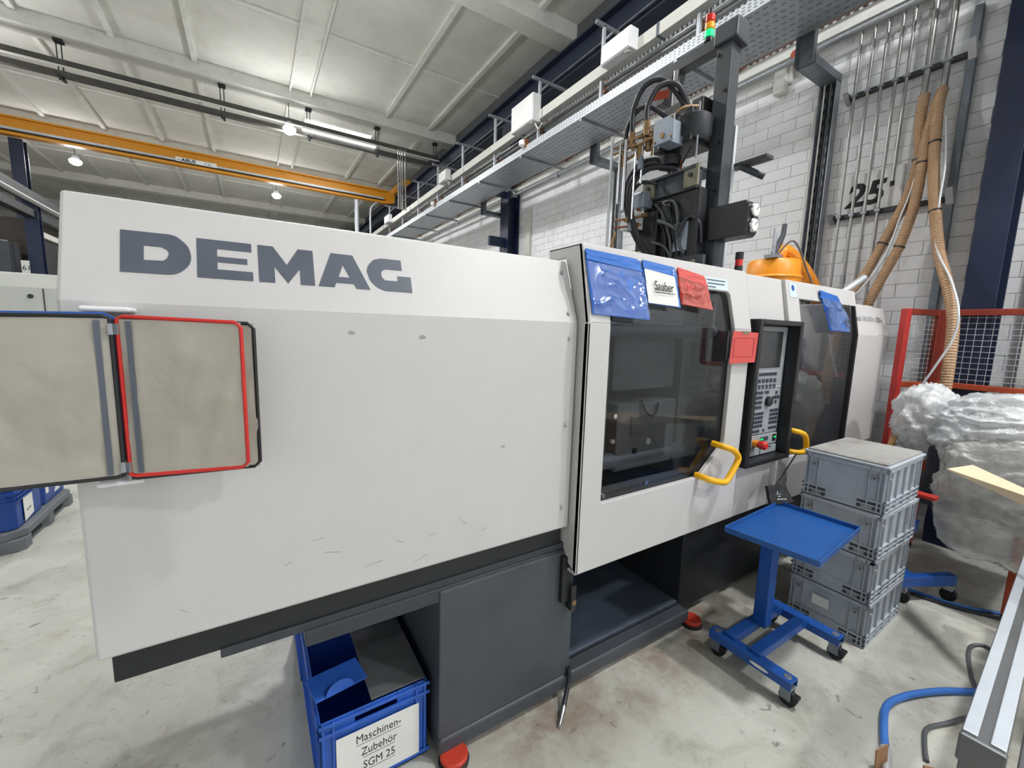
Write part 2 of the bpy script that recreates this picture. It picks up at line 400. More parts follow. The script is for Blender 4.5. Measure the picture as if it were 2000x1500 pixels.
# ceiling: slab, cross beams along x, ribs along y, a recessed panel in every bay
ce = struct(G().box(-16, 6.2, -8, 34.3, CZ + 0.16, CZ + 0.4).build('ceiling', 'gap_dark'))
tag(ce, 'grey coffered ceiling with beams and ribs')
XB = [-5.9, 0.35, 6.60, 11.98, 17.7, 23.6, 29.4]
ribs = [1.15 - 0.0]
RIB = [-14.5, -13.3, -12.1, -10.9, -9.7, -8.5, -7.2, -5.95, -4.7, -3.45, -2.12, -0.80, 1.24, 3.28, 4.50]
for yb in XB:
    G().box(-16, 6.2, yb, yb + 0.42, CZ - 0.27, CZ + 0.16).build('beam', 'ceiling_beam', ce, bevel=0.012)
edges = [-8] + XB + [34]
for i in range(len(edges) - 1):
    y0 = edges[i] + (0.42 if i else 0); y1 = edges[i + 1]
    mid = 0.5 * (y0 + y1)
    for k, x in enumerate(RIB):
        wd = 0.24 if x == 1.24 else 0.045
        if x == 1.24:
            g = G().box(x - 0.20, x + 0.20, y0, y1, CZ - 0.02, CZ + 0.16)
            g.box(x - 0.24, x - 0.20, y0, y1, CZ - 0.10, CZ + 0.16).box(x + 0.20, x + 0.24, y0, y1, CZ - 0.10, CZ + 0.16)
            g.build('rib', 'ceiling_beam', ce)
        else:
            G().box(x - wd, x + wd, y0, y1, CZ - 0.07, CZ + 0.16).build('rib', 'ceiling_beam', ce)
        x0 = x + wd; x1 = (RIB[k + 1] - (0.24 if RIB[k + 1] == 1.24 else 0.045)) if k + 1 < len(RIB) else 6.2
        # two slabs per bay with a thin joint
        for (a, b) in ((y0, mid - 0.03), (mid + 0.03, y1)):
            sky = (x == 1.24 and ((i == 4 and a == y0) or (i == 6 and a > y0) or (i == 2 and a == y0)))
            if sky:
                G().box(x0, x1, a, a + 1.0, CZ, CZ + 0.06).build('panel', 'ceiling_panel', ce)
                G().box(x0, x1, a + 2.05, b, CZ, CZ + 0.06).build('panel', 'ceiling_panel', ce)
            else:
                G().box(x0, x1, a, b, CZ, CZ + 0.06).build('panel', 'ceiling_panel', ce)
        G().box(x0, x1, mid - 0.03, mid + 0.03, CZ - 0.025, CZ + 0.06).build('cross_rib', 'ceiling_beam', ce)
# roof lights in three of the bays
for k, (i, a) in enumerate(((2, 0), (4, 0), (6, 1))):
    y0 = edges[i] + 0.42
    if a: y0 = 0.5 * (y0 + edges[i + 1]) + 0.03
    y0 += 1.0
    t = thing('roof_light', ['long glowing roof light above the camera side bay', 'bright rectangular roof light behind the dark ceiling rails', 'distant bright roof light just above the white machine cover'][k], 'roof light', (2.3, y0 + 0.47, CZ))
    G().box(1.50, 3.20, y0 + 0.04, y0 + 1.01, CZ + 0.02, CZ + 0.05).build('pane', 'sky_glow', t)
    G().box(1.48, 3.23, y0, y0 + 0.04, CZ - 0.02, CZ + 0.1).build('frame', 'white_plastic', t)
    G().box(1.48, 3.23, y0 + 1.01, y0 + 1.05, CZ - 0.02, CZ + 0.1).build('frame', 'white_plastic', t)
# ---------------------------------------------------------------- injection moulding machine
mc = thing('injection_molding_machine', 'long light grey injection molding machine with tinted windows on a dark base', 'machine', (2.1, 1.95, 0))
U_ = Vector((0, 0.095, 0.258)).normalized()          # up the slope of the clamp cover
# clamp side cover
cv = G().prism([(1.33, 0.864), (1.33, 1.757), (1.425, 2.015), (2.55, 2.015), (2.55, 0.864)], 'x', -0.368, 1.147).build('clamp_cover', 'machine_white', mc, bevel=0.008)
tag(cv, 'large light grey sheet metal cover with dark maker lettering')
LET = [
 [(-0.261,0.188),(-0.183,0.189),(-0.167,0.189),(-0.156,0.186),(-0.147,0.179),(-0.138,0.170),(-0.131,0.16),(-0.127,0.147),(-0.125,0.133),(-0.126,0.121),(-0.129,0.111),(-0.135,0.101),(-0.142,0.093),(-0.150,0.086),(-0.16,0.081),(-0.172,0.079),(-0.261,0.078),
  (-0.261,0.113),(-0.219,0.113),(-0.181,0.115),(-0.173,0.123),(-0.169,0.136),(-0.173,0.146),(-0.184,0.152),(-0.218,0.152),(-0.218,0.1132),(-0.261,0.1132)],
 [(-0.113,0.188),(0.008,0.188),(0.008,0.163),(-0.07,0.163),(-0.07,0.141),(-0.003,0.141),(-0.003,0.125),(-0.07,0.125),(-0.07,0.104),(0.009,0.104),(0.009,0.078),(-0.113,0.078)],
 [(0.023,0.188),(0.06,0.188),(0.092,0.135),(0.123,0.188),(0.162,0.188),(0.162,0.078),(0.125,0.078),(0.125,0.126),(0.093,0.079),(0.061,0.128),(0.061,0.078),(0.023,0.078)],
 [(0.212,0.188),(0.274,0.188),(0.319,0.078),(0.278,0.078),(0.271,0.093),(0.245,0.093),(0.245,0.1125),(0.261,0.1125),(0.244,0.154),(0.229,0.1125),(0.2448,0.1125),(0.2448,0.093),(0.221,0.093),(0.215,0.078),(0.171,0.078)],
 [(0.426,0.189),(0.426,0.153),(0.375,0.153),(0.366,0.150),(0.359,0.143),(0.357,0.131),(0.360,0.122),(0.368,0.114),(0.409,0.114),(0.409,0.132),(0.453,0.132),(0.453,0.078),(0.367,0.078),(0.351,0.083),(0.337,0.092),(0.326,0.103),(0.319,0.116),(0.314,0.141),(0.317,0.155),(0.323,0.165),(0.331,0.175),(0.34,0.182),(0.362,0.189)]]
for pts, ch in zip(LET, 'DEMAG'):
    n_ = Vector((1, 0, 0)).cross(U_)
    G().plate(pts, Vector((0, 1.33, 1.757)) + n_ * 0.0003, (1, 0, 0), U_, 0.0012).build('letter', 'letter_grey', cv)
for (x, y, z) in ((1.107, 1.405, 1.963), (1.103, 1.343, 1.795), (1.105, 1.33, 1.693), (1.105, 1.33, 1.33), (1.103, 1.33, 0.966)):
    g = G().cyl((x, y + 0.004, z), (x, y - 0.006, z), 0.0068, 10); g.box(x - 0.0015, x + 0.0015, y - 0.008, y - 0.004, z - 0.012, z - 0.002)
    g.build('screw', 'chrome', cv)
for (x, z, rx, rz) in ((0.255, 1.693, 0.011, 0.010), (0.478, 1.683, 0.013, 0.011), (0.80, 1.27, 0.010, 0.008)):   # chipped paint spots
    pts = [(x + rx * math.cos(a) * (1 if math.sin(a) > 0 else 0.9), z + rz * math.sin(a) * (1 if math.sin(a) > 0 else 0.15)) for a in [k * math.pi / 8 for k in range(16)]]
    G().prism(pts, 'y', 1.3292, 1.3302).build('paint_chip', 'panel_grey', cv)
for (x, z, l, s) in ((0.13, 1.06, 0.03, 0.1), (0.16, 1.015, 0.05, -0.25), (0.38, 1.0, 0.03, -0.6), (0.5, 0.98, 0.025, 0.3), (0.28, 0.93, 0.06, 0.1), (0.62, 1.02, 0.03, -0.9), (0.05, 1.0, 0.02, 0.4), (-0.2, 0.95, 0.02, -0.8), (0.7, 0.95, 0.04, 0.2), (0.45, 0.90, 0.05, 0.3)):
    G().plate([(0, 0), (l, l * s), (l, l * s + 0.0018), (0, 0.0012)], (x, 1.3297, z), (1, 0, 0), (0, 0, 1), 0.0005).build('scratch', 'panel_grey', cv)
# frame and base
G().box(-0.35, 1.14, 1.372, 2.5, 0.765, 0.866).build('frame_beam', 'black_steel', mc, bevel=0.004)
G().box(-0.12, 1.16, 1.365, 1.39, 0.742, 0.772).box(0.1, 1.20, 1.358, 2.5, 0.690, 0.745).build('frame_rail', 'dark_steel', mc, bevel=0.004)
pd = G().box(0.555, 1.215, 1.352, 2.45, 0.10, 0.735).build('pedestal', 'base_grey', mc, bevel=0.006)
G().box(0.555, 2.13, 1.345, 2.5, 0.03, 0.10).build('base_lip', 'base_grey', mc, bevel=0.01)
G().box(1.215, 2.13, 1.43, 2.45, 0.10, 0.112).build('drip_plate', 'tray_plate', mc, bevel=0.004)
G().box(1.215, 2.13, 1.415, 1.421, 0.099, 0.1035).build('lip_joint', 'black_plastic', mc)
G().box(2.13, 4.5, 1.42, 2.5, 0.05, 0.84).build('injection_base', 'black_steel', mc, bevel=0.006)
G().box(1.215, 2.13, 2.3, 2.5, 0.11, 0.86).box(1.215, 2.13, 1.75, 2.3, 0.55, 0.80).build('inner_base', 'black_steel', mc)
G().box(1.13, 1.19, 1.33, 1.45, 0.50, 0.72).box(1.17, 1.20, 1.31, 1.36, 0.46, 0.58).build('door_guide', 'black_steel', mc, bevel=0.004)
G().cyl((1.185, 1.305, 0.50), (1.185, 1.34, 0.50), 0.012, 10).cyl((1.185, 1.325, 0.455), (1.185, 1.325, 0.475), 0.012, 10).build('guide_bolt', 'brass', mc)
for (x, y) in ((0.61, 1.33), (2.16, 1.345), (0.61, 2.4), (2.16, 2.4), (4.3, 1.5), (4.3, 2.4)):
    f = G().lathe([(0.060, 0.0), (0.062, 0.014), (0.055, 0.018), (0.0, 0.019)], x, y, 24).build('machine_foot', 'rubber', mc, smooth=True)
    G().lathe([(0.052, 0.018), (0.056, 0.024), (0.056, 0.036), (0.050, 0.042), (0.03, 0.0425)], x, y, 24).build('red_disc', 'foot_red', f, smooth=True)
# sliding safety door
dr = G().prism([(1.155, 0.66), (2.362, 0.66), (2.362, 1.757), (2.2, 1.757), (2.2, 1.14), (2.19, 1.12), (2.01, 0.978), (1.99, 0.968), (1.292, 0.965), (1.282, 0.975), (1.28, 1.757), (1.155, 1.757)], 'y', 1.275, 1.30)
ds = Vector((0, 0.063, 0.323)).normalized()
dr.plate([(1.155, 0), (1.28, 0), (1.28, 0.20), (2.165, 0.20), (2.185, 0.185), (2.2, 0), (2.362, 0), (2.362, 0.329), (1.155, 0.329)], (0, 1.275, 1.757), (1, 0, 0), ds, -0.02)
dr.prism([(1.275, 0.66), (1.275, 1.757), (1.338, 2.08), (1.56, 2.08), (1.56, 2.03), (1.44, 2.03), (1.347, 1.757), (1.347, 0.885), (1.375, 0.875), (1.40, 0.855), (1.405, 0.80), (1.43, 0.79), (1.43, 0.745)], 'x', 1.155, 1.168)
dr.box(1.155, 2.362, 1.338, 1.56, 2.068, 2.08)
dr.box(1.155, 2.362, 1.28, 1.345, 0.655, 0.668)
dr.prism([(1.275, 0.66), (1.275, 1.757), (1.338, 2.08), (1.40, 2.08), (1.34, 1.757), (1.34, 0.66)], 'x', 2.352, 2.362)
door = dr.build('safety_door', 'machine_white', mc, bevel=0.004)
gw = G().plate([(1.27, 0.955), (1.99, 0.955), (2.21, 1.12), (2.21, 1.757), (1.27, 1.757)], (0, 1.302, 0), (1, 0, 0), (0, 0, 1), -0.005)
gw.plate([(1.27, 0), (2.21, 0), (2.19, 0.205), (1.27, 0.205)], (0, 1.302, 1.757), (1, 0, 0), ds, -0.005)
tag(gw.build('window_pane', 'window_glass', door), 'tinted transparent window pane')
G().tube([(2.115, 1.29, 1.135), (2.12, 1.225, 1.13), (2.16, 1.20, 1.115), (2.215, 1.20, 1.075), (2.215, 1.20, 1.04), (2.14, 1.20, 0.955), (2.10, 1.20, 0.945), (2.02, 1.205, 0.965), (1.99, 1.235, 0.975), (1.985, 1.29, 0.978)], 0.0165, 12, sub=4).build('handle', 'yellow', door, smooth=True)
for (x, z) in ((1.315, 0.985), (1.60, 1.0), (1.355, 1.235), (1.36, 1.35)):
    G().cyl((x, 1.293, z), (x, 1.307, z), 0.011, 12).build('window_bolt', 'chrome', door)
def dpt(x, sdist, off=0.006):                       # point on the sloped part of the safety door
    nn = Vector((1, 0, 0)).cross(ds)
    return Vector((x, 1.275, 1.757)) + ds * sdist + nn * off
lb = G().plate([(1.975, 0.205), (2.165, 0.205), (2.165, 0.265), (1.975, 0.265)], Vector((0, 1.275, 1.757)), (1, 0, 0), ds, 0.0012).build('notice_sticker', 'label_blue', door)
for k, wd in enumerate((0.16, 0.15, 0.07)):
    G().plate([(0, 0), (wd, 0), (wd, 0.007), (0, 0.007)], dpt(1.985, 0.248 - 0.018 * k, 0.0013), (1, 0, 0), ds, 0.0004).build('print_line', 'letter_grey', lb)
# machine body between the covers (dark interior)
G().box(1.165, 2.37, 2.52, 2.55, 0.80, 1.30).box(2.37, 4.6, 2.52, 2.55, 0.80, 1.30).build('rear_guard', 'dark_steel', mc)
G().box(1.165, 2.37, 2.53, 2.54, 1.30, 2.04).build('added_rear_pane', 'window_glass', mc)  # upper rear guard made clear to let light into the mold bay
G().box(2.20, 2.37, 1.60, 2.55, 2.035, 2.05).build('roof_plate', 'dark_steel', mc)
G().box(1.165, 2.37, 1.35, 2.5, 0.83, 0.86).build('bed', 'mold_steel', mc)
pl = G().box(1.30, 1.52, 1.50, 2.2, 0.95, 1.92).build('moving_platen', 'mold_steel', mc, bevel=0.01)
for (x, z) in [(1.33 + 0.05 * i, 1.50 - 0.07 * j) for i in range(3) for j in range(3)]:
    G().cyl((x, 1.49, z), (x, 1.502, z), 0.009, 10).build('bolt', 'black_plastic', pl)
md = G().box(1.56, 2.02, 1.47, 2.1, 1.0, 1.36).build('mold_block', 'mold_steel', mc, bevel=0.008)
tag(md, 'dark grey steel mold block')
G().box(1.66, 1.76, 1.462, 1.48, 1.20, 1.29).build('mold_plate', 'mold_steel', md, bevel=0.004)
G().cyl((1.80, 1.462, 1.14), (1.80, 1.475, 1.14), 0.018, 14).build('mold_plug', 'white_plastic', md)
G().cyl((1.70, 1.462, 1.10), (1.70, 1.475, 1.10), 0.016, 14).build('mold_port', 'rubber', md)
G().tube([(1.72, 1.465, 1.37), (1.76, 1.45, 1.30), (1.82, 1.45, 1.29), (1.85, 1.455, 1.35)], 0.006, 8, sub=4).build('mold_hose', 'hose_black', md, smooth=True)
G().box(1.56, 2.05, 1.52, 2.1, 1.42, 1.74).build('mold_upper_half', 'mold_steel', mc, bevel=0.008)
G().box(2.06, 2.34, 1.48, 2.3, 0.9, 2.0).build('fixed_platen', 'mold_steel', mc, bevel=0.01)
for (y, z) in ((1.50, 1.06), (1.50, 1.74), (2.15, 1.06), (2.15, 1.74)):
    G().cyl((1.17, y, z), (2.34, y, z), 0.04, 20).build('tie_bar', 'steel_plate', mc, smooth=True)
G().box(1.2, 2.3, 1.40, 1.46, 0.90, 0.945).build('slide_rail', 'panel_grey', mc)
# cabinet with the control panel
def shell(x0, x1, yf, yt, z0, zt, name, m='machine_white', zf=1.757, back=2.55):
    return G().prism([(yf, z0), (yf, zf), (yt, zt), (back, zt), (back, z0)], 'x', x0, x1).build(name, m, mc, bevel=0.006)
cb = shell(2.378, 2.872, 1.335, 1.395, 0.61, 2.085, 'control_cabinet')
pn = G().box(2.395, 2.43, 1.245, 1.345, 0.955, 1.82).box(2.865, 2.90, 1.245, 1.345, 0.955, 1.82).box(2.43, 2.865, 1.245, 1.345, 1.79, 1.82).box(2.43, 2.865, 1.245, 1.345, 0.955, 0.985).box(2.43, 2.865, 1.328, 1.345, 0.98, 1.80)
ctl = pn.build('control_panel', 'black_plastic', mc, bevel=0.006)
tag(ctl, 'black framed operator panel with screen and grey keypad')
G().prism([(2.44, 1.12), (2.86, 1.12), (2.86, 1.785), (2.44, 1.785)], 'y', 1.318, 1.329).build('key_plate', 'panel_grey', ctl, bevel=0.003)
G().box(2.47, 2.80, 1.312, 1.319, 1.535, 1.755).build('screen', 'screen', ctl, bevel=0.003)
kme = G().box(-0.011, 0.011, -0.004, 0.002, -0.011, 0.011).mesh('key'); kme.materials.append(MAT['key_dark'])
def key(x, z, s=1.0):
    o = bpy.data.objects.new('key', kme); COL.objects.link(o); o.location = Vector((x, 1.317, z)) - mc.location - Vector((0, 0, 0)); o.parent = ctl
    o.location = Vector((x, 1.317, z)) - worldloc(ctl); o.scale = (s, 1, s)
for i in range(7): key(2.585 + 0.030 * i, 1.495, 0.85)
for j in range(2):
    for i in range(5): key(2.585 + 0.044 * i, 1.455 - 0.037 * j, 1.1)
for j in range(4):
    for i in range(3): key(2.575 + 0.026 * i, 1.382 - 0.030 * j, 0.8)
key(2.672, 1.382, 0.8); key(2.697, 1.382, 0.8)
for (dx, dz) in ((0, 0.03), (-0.028, 0), (0, 0), (0.028, 0), (0, -0.03)): key(2.80 + dx, 1.345 + dz, 0.9)
for j in range(4):
    for i in range(4): key(2.575 + 0.027 * i, 1.252 - 0.026 * j, 0.8)
    for i in range(4): key(2.755 + 0.026 * i, 1.262 - 0.026 * j, 0.8)
for i in range(3): key(2.578 + 0.026 * i, 1.142, 0.75)
key(2.69, 1.142, 0.75)
for i in range(4): key(2.755 + 0.026 * i, 1.150, 0.75)
G().box(2.45, 2.85, 1.315, 1.319, 1.412, 1.415).build('divider', 'white_plastic', ctl)
G().tube([(2.705, 1.318, 1.325), (2.705, 1.30, 1.325), (2.705, 1.294, 1.325)], [0.032, 0.03, 0.022], 20).build('dial', 'black_plastic', ctl, smooth=True)
G().box(2.44, 2.86, 1.312, 1.329, 1.045, 1.115).build('switch_strip', 'panel_grey', ctl, bevel=0.003)
for x in (2.67, 2.70, 2.73): G().box(x - 0.012, x + 0.012, 1.308, 1.314, 1.075, 1.10).build('switch', 'key_dark', ctl)
G().box(2.655, 2.68, 1.306, 1.309, 1.082, 1.092).build('led', 'led_green', ctl); G().box(2.815, 2.835, 1.306, 1.309, 1.082, 1.092).build('led', 'led_green', ctl)
G().box(2.80, 2.84, 1.310, 1.314, 1.06, 1.105).build('key_switch', 'black_plastic', ctl)
es = G().cyl((2.585, 1.318, 1.072), (2.585, 1.285, 1.072), 0.022, 16).build('emergency_stop', 'hopper_orange', ctl, smooth=True)
G().tube([(2.585, 1.285, 1.072), (2.585, 1.268, 1.072), (2.585, 1.245, 1.072), (2.585, 1.235, 1.072)], [0.016, 0.026, 0.026, 0.018], 18).build('red_button', 'red', es, smooth=True)
G().cyl((2.66, 1.314, 1.062), (2.66, 1.29, 1.062), 0.010, 12).build('key_knob', 'copper', ctl)
for (a, b) in ((2.45, 2.655), (2.665, 2.855)):
    f = G().box(a, b, 1.308, 1.329, 0.99, 1.038).build('drawer_flap', 'panel_grey', ctl, bevel=0.003)
    G().box((a + b) / 2 - 0.02, (a + b) / 2 + 0.02, 1.302, 1.309, 1.03, 1.036).build('flap_latch', 'key_dark', f)
# nozzle guard door with its big window
ng = G().prism([(2.886, 0.61), (3.93, 0.61), (3.93, 0.92), (3.06, 0.92), (3.015, 1.0), (3.015, 1.757), (2.886, 1.757)], 'y', 1.31, 1.335)
s2 = Vector((0, 0.063, 0.328)).normalized()
ng.plate([(2.886, 0), (3.03, 0), (3.03, 0.22), (3.93, 0.22), (3.93, 0.334), (2.886, 0.334)], (0, 1.31, 1.757), (1, 0, 0), s2, -0.02)
ng.box(2.886, 3.93, 1.373, 1.50, 2.073, 2.085).prism([(1.31, 0.61), (1.31, 1.757), (1.373, 2.085), (1.6, 2.085), (1.6, 0.61)], 'x', 2.874, 2.888)
ngd = ng.build('nozzle_guard', 'machine_white', mc, bevel=0.004)
g2 = G().plate([(3.01, 1.0), (3.055, 0.925), (3.90, 0.925), (3.90, 1.757), (3.01, 1.757)], (0, 1.334, 0), (1, 0, 0), (0, 0, 1), -0.005)
g2.plate([(3.02, 0), (3.90, 0), (3.90, 0.225), (3.02, 0.225)], (0, 1.334, 1.757), (1, 0, 0), s2, -0.005)
g2.build('window_pane', 'window_glass', ngd)
G().prism([(1.312, 0.93), (1.312, 1.757), (1.355, 1.98), (1.375, 1.98), (1.34, 1.757), (1.34, 0.93)], 'x', 3.895, 3.925).build('edge_strip', 'black_plastic', ngd)
G().tube([(2.93, 1.31, 1.13), (2.93, 1.25, 1.128), (2.96, 1.222, 1.12), (3.02, 1.22, 1.095), (3.05, 1.22, 1.05), (3.06, 1.22, 1.01), (3.045, 1.22, 0.985), (2.97, 1.225, 0.985), (2.94, 1.25, 0.988), (2.935, 1.31, 0.99)], 0.0165, 12, sub=4).build('handle', 'yellow', ngd, smooth=True)
st = G().plate([(2.91, 0.225), (3.0, 0.225), (3.0, 0.315), (2.91, 0.315)], (0, 1.309, 1.757), (1, 0, 0), s2, 0.001).build('warning_sticker', 'label_blue', ngd)
G().plate([(2.955 + 0.02 * math.cos(a), 0.285 + 0.02 * math.sin(a)) for a in [k * math.pi / 8 for k in range(16)]], (0, 1.3085, 1.757), (1, 0, 0), s2, 0.0008).build('blue_mark', 'blue', st)
# inside behind the nozzle guard: barrel, bracket, guard plate
G().box(2.9, 3.92, 2.05, 2.08, 0.86, 2.0).build('inner_guard', 'machine_white', mc)
G().cyl((2.5, 1.85, 1.42), (3.95, 1.85, 1.42), 0.075, 20).build('barrel', 'barrel', mc, smooth=True)
G().box(3.42, 3.56, 1.70, 2.0, 0.95, 1.72).box(3.35, 3.64, 1.62, 1.78, 1.52, 1.66).build('barrel_bracket', 'dark_steel', mc, bevel=0.006)
G().box(2.9, 3.92, 1.38, 2.05, 0.84, 0.87).build('guard_floor', 'base_grey', mc)
G().tube([(3.1, 1.6, 1.5), (3.3, 1.55, 1.35), (3.55, 1.55, 1.2), (3.62, 1.6, 0.9)], 0.02, 8, sub=4).build('barrel_cable', 'hose_tan', mc, smooth=True)
# rear cover of the injection side
rc = G().prism([(1.335, 0.86), (1.335, 1.757), (1.40, 2.0), (2.55, 2.0), (2.55, 0.86)], 'x', 3.935, 4.40).prism([(4.40, 1.345), (4.58, 1.345), (4.66, 1.40), (4.66, 2.5), (4.40, 2.5)], 'z', 0.86, 1.757).prism([(1.345, 1.757), (1.40, 1.99), (2.5, 1.99), (2.5, 1.757)], 'x', 4.40, 4.64)
rear = rc.build('rear_cover', 'machine_white', mc, bevel=0.006)
r2 = Vector((0, 0.065, 0.243)).normalized()
text('type_lettering', 'ech 110-310 h / 120 v', 0.062, Vector((4.02, 1.335, 1.757)) + r2 * 0.115, (1, 0, 0), r2, 'letter_grey', rear, sx=0.95, lift=0.0006)
G().box(4.66, 4.95, 1.5, 1.62, 1.62, 1.76).build('cable_outlet', 'panel_grey', mc, bevel=0.01)
# small signal lamp on the roof
s = thing('signal_lamp', 'small black signal lamp with red lens on the machine roof', 'signal lamp', (2.66, 1.56, 2.085))
G().box(2.635, 2.685, 1.54, 1.58, 2.085, 2.10).cyl((2.66, 1.56, 2.09), (2.66, 1.56, 2.14), 0.008, 10).build('mount', 'black_plastic', s)
G().cyl((2.66, 1.56, 2.135), (2.66, 1.56, 2.165), 0.024, 16).cyl((2.66, 1.56, 2.205), (2.66, 1.56, 2.25), 0.024, 16).build('housing', 'black_plastic', s, smooth=True)
G().cyl((2.66, 1.56, 2.165), (2.66, 1.56, 2.205), 0.022, 16).build('lens', 'sig_red', s, smooth=True)
# dark dangling hose with chrome coupling
h = thing('dangling_hose', 'short black hose with chrome coupling hanging from the machine base to the floor', 'hose', (1.09, 1.25, 0))
G().tube([(1.205, 1.345, 0.14), (1.205, 1.335, 0.10), (1.185, 1.32, 0.07), (1.15, 1.295, 0.04), (1.125, 1.275, 0.025)], 0.011, 10, sub=4).build('hose', 'hose_black', h, smooth=True)
G().tube([(1.128, 1.278, 0.027), (1.11, 1.263, 0.02), (1.10, 1.255, 0.018), (1.085, 1.243, 0.013), (1.07, 1.232, 0.010), (1.06, 1.224, 0.010)], [0.013, 0.013, 0.009, 0.011, 0.008, 0.006], 12).build('coupling', 'chrome', h, smooth=True)
# ---------------------------------------------------------------- vertical injection unit on the machine roof
vu = thing('vertical_injection_unit', 'black vertical injection unit with hydraulic hoses standing on the machine roof', 'injection unit', (2.5, 1.85, 2.05))
G().prism([(2.50, 1.635), (2.595, 1.635), (2.595, 1.735), (2.575, 1.735), (2.575, 1.70), (2.52, 1.70), (2.52, 1.735), (2.50, 1.735)], 'z', 2.09, 3.50).build('post', 'dark_steel', vu, bevel=0.004)
G().prism([(2.48, 3.47), (2.61, 3.45), (2.615, 3.55), (2.59, 3.585), (2.485, 3.585)], 'y', 1.60, 1.75).build('post_cap', 'dark_steel', vu, bevel=0.01)
G().box(2.505, 2.585, 1.74, 2.16, 3.475, 3.545).build('top_arm', 'dark_steel', vu, bevel=0.004)
G().prism([(2.02, 3.475), (2.16, 3.475), (2.16, 3.30), (2.10, 3.30)], 'x', 2.48, 2.60).build('arm_bracket', 'black_steel', vu, bevel=0.004)
G().cyl((2.50, 2.02, 2.85), (2.50, 2.02, 3.47), 0.022, 16).cyl((2.50, 1.95, 2.6), (2.50, 1.95, 3.30), 0.012, 10).build('lift_rod', 'chrome', vu, smooth=True)
cr = G().box(2.32, 2.56, 1.74, 2.02, 2.90, 3.10).box(2.44, 2.55, 1.76, 1.84, 3.10, 3.20).box(2.42, 2.56, 1.90, 2.04, 3.05, 3.22).build('carriage', 'black_steel', vu, bevel=0.008)
G().lathe([(0.10, -0.06), (0.115, -0.03), (0.115, 0.08), (0.09, 0.10)], 2.42, 1.80, 20, 2.98).build('motor_body', 'black_steel', cr, smooth=True)
fp = G().box(2.19, 2.33, 1.80, 1.90, 2.89, 3.02).box(2.185, 2.195, 1.76, 1.91, 2.88, 3.025).build('valve_plate', 'steel_plate', vu, bevel=0.003)
for (y, z) in ((1.775, 2.90), (1.775, 3.01), (1.895, 2.90), (1.84, 2.925)):
    G().cyl((2.178, y, z), (2.188, y, z), 0.008 if y != 1.84 else 0.016, 12).build('bolt', 'brass', fp)
G().lathe([(0.05, 0), (0.075, 0.01), (0.075, 0.07), (0.05, 0.08)], 2.40, 1.95, 20, 2.81).build('coupling_ring', 'black_steel', vu, smooth=True)
for k in range(5): G().cyl((2.42, 1.84 + 0.028 * k, 2.68), (2.42, 1.84 + 0.028 * k, 2.85), 0.008, 10).build('guide_rod', ['chrome', 'copper'][k % 2], vu, smooth=True)
sh = G().box(2.38, 2.44, 1.72, 2.12, 2.63, 2.76).box(2.36, 2.60, 1.72, 2.12, 2.745, 2.765).build('cross_beam', 'dark_steel', vu, bevel=0.004)
for y in (1.75, 2.08):
    e = G().box(2.365, 2.385, y - 0.05, y + 0.05, 2.64, 2.77).build('end_plate', 'olive', sh, bevel=0.003)
    G().cyl((2.355, y, 2.71), (2.367, y, 2.71), 0.014, 12).build('bolt', 'black_plastic', e)
G().box(2.40, 2.60, 1.70, 2.14, 2.12, 2.64).box(2.36, 2.42, 1.98, 2.16, 2.2, 2.55).build('housing', 'black_steel', vu, bevel=0.006)
G().obox((2.385, 2.10, 2.17), (2.385, 1.62, 2.17), 0.03, 0.09).obox((2.36, 2.2, 2.12), (2.36, 1.60, 2.12), 0.05, 0.06).build('foot_bar', 'dark_steel', vu, bevel=0.004)
for y in (1.68, 1.98): G().cyl((2.35, y, 2.175), (2.372, y, 2.175), 0.014, 12).build('foot_bolt', 'olive', vu)
G().box(2.30, 2.60, 1.62, 2.26, 2.05, 2.10).build('sole_plate', 'black_steel', vu, bevel=0.004)
G().cyl((2.385, 2.05, 2.28), (2.385, 2.36, 2.30), 0.028, 14).cyl((2.385, 2.30, 2.295), (2.385, 2.40, 2.30), 0.035, 14).build('nozzle_stub', 'barrel', vu, smooth=True)
# manometer box on the post
gb = G().prism([(1.425, 2.33), (1.445, 2.31), (1.67, 2.31), (1.67, 2.51), (1.445, 2.51), (1.425, 2.49)], 'x', 2.47, 2.585).build('gauge_box', 'black_plastic', vu, bevel=0.004)
for z in (2.455, 2.37):
    gg = G().tube([(2.528, 1.427, z), (2.528, 1.412, z), (2.528, 1.408, z)], [0.040, 0.040, 0.036], 24).build('gauge', 'chrome', gb, smooth=True)
    G().cyl((2.528, 1.409, z), (2.528, 1.4065, z), 0.034, 24).build('gauge_dial', 'paper', gg)
    G().obox((2.528, 1.4055, z), (2.548, 1.4055, z + 0.02), 0.002, 0.004, up=(0, 1, 0)).build('gauge_needle', 'ink', gg)
# guide strip and sensor arm on the right of the post
G().box(2.605, 2.63, 1.63, 1.665, 2.10, 3.02).build('guide_strip', 'galv_light', vu, bevel=0.003)
G().box(2.603, 2.64, 1.665, 1.69, 2.05, 3.02).build('energy_chain', 'black_plastic', vu)
sa = G().box(2.62, 2.70, 1.43, 1.66, 2.775, 2.795).build('sensor_arm', 'dark_steel', vu, bevel=0.003)
G().cyl((2.65, 1.60, 2.775), (2.72, 1.49, 2.70), 0.020, 12).build('sensor', 'dark_steel', sa)
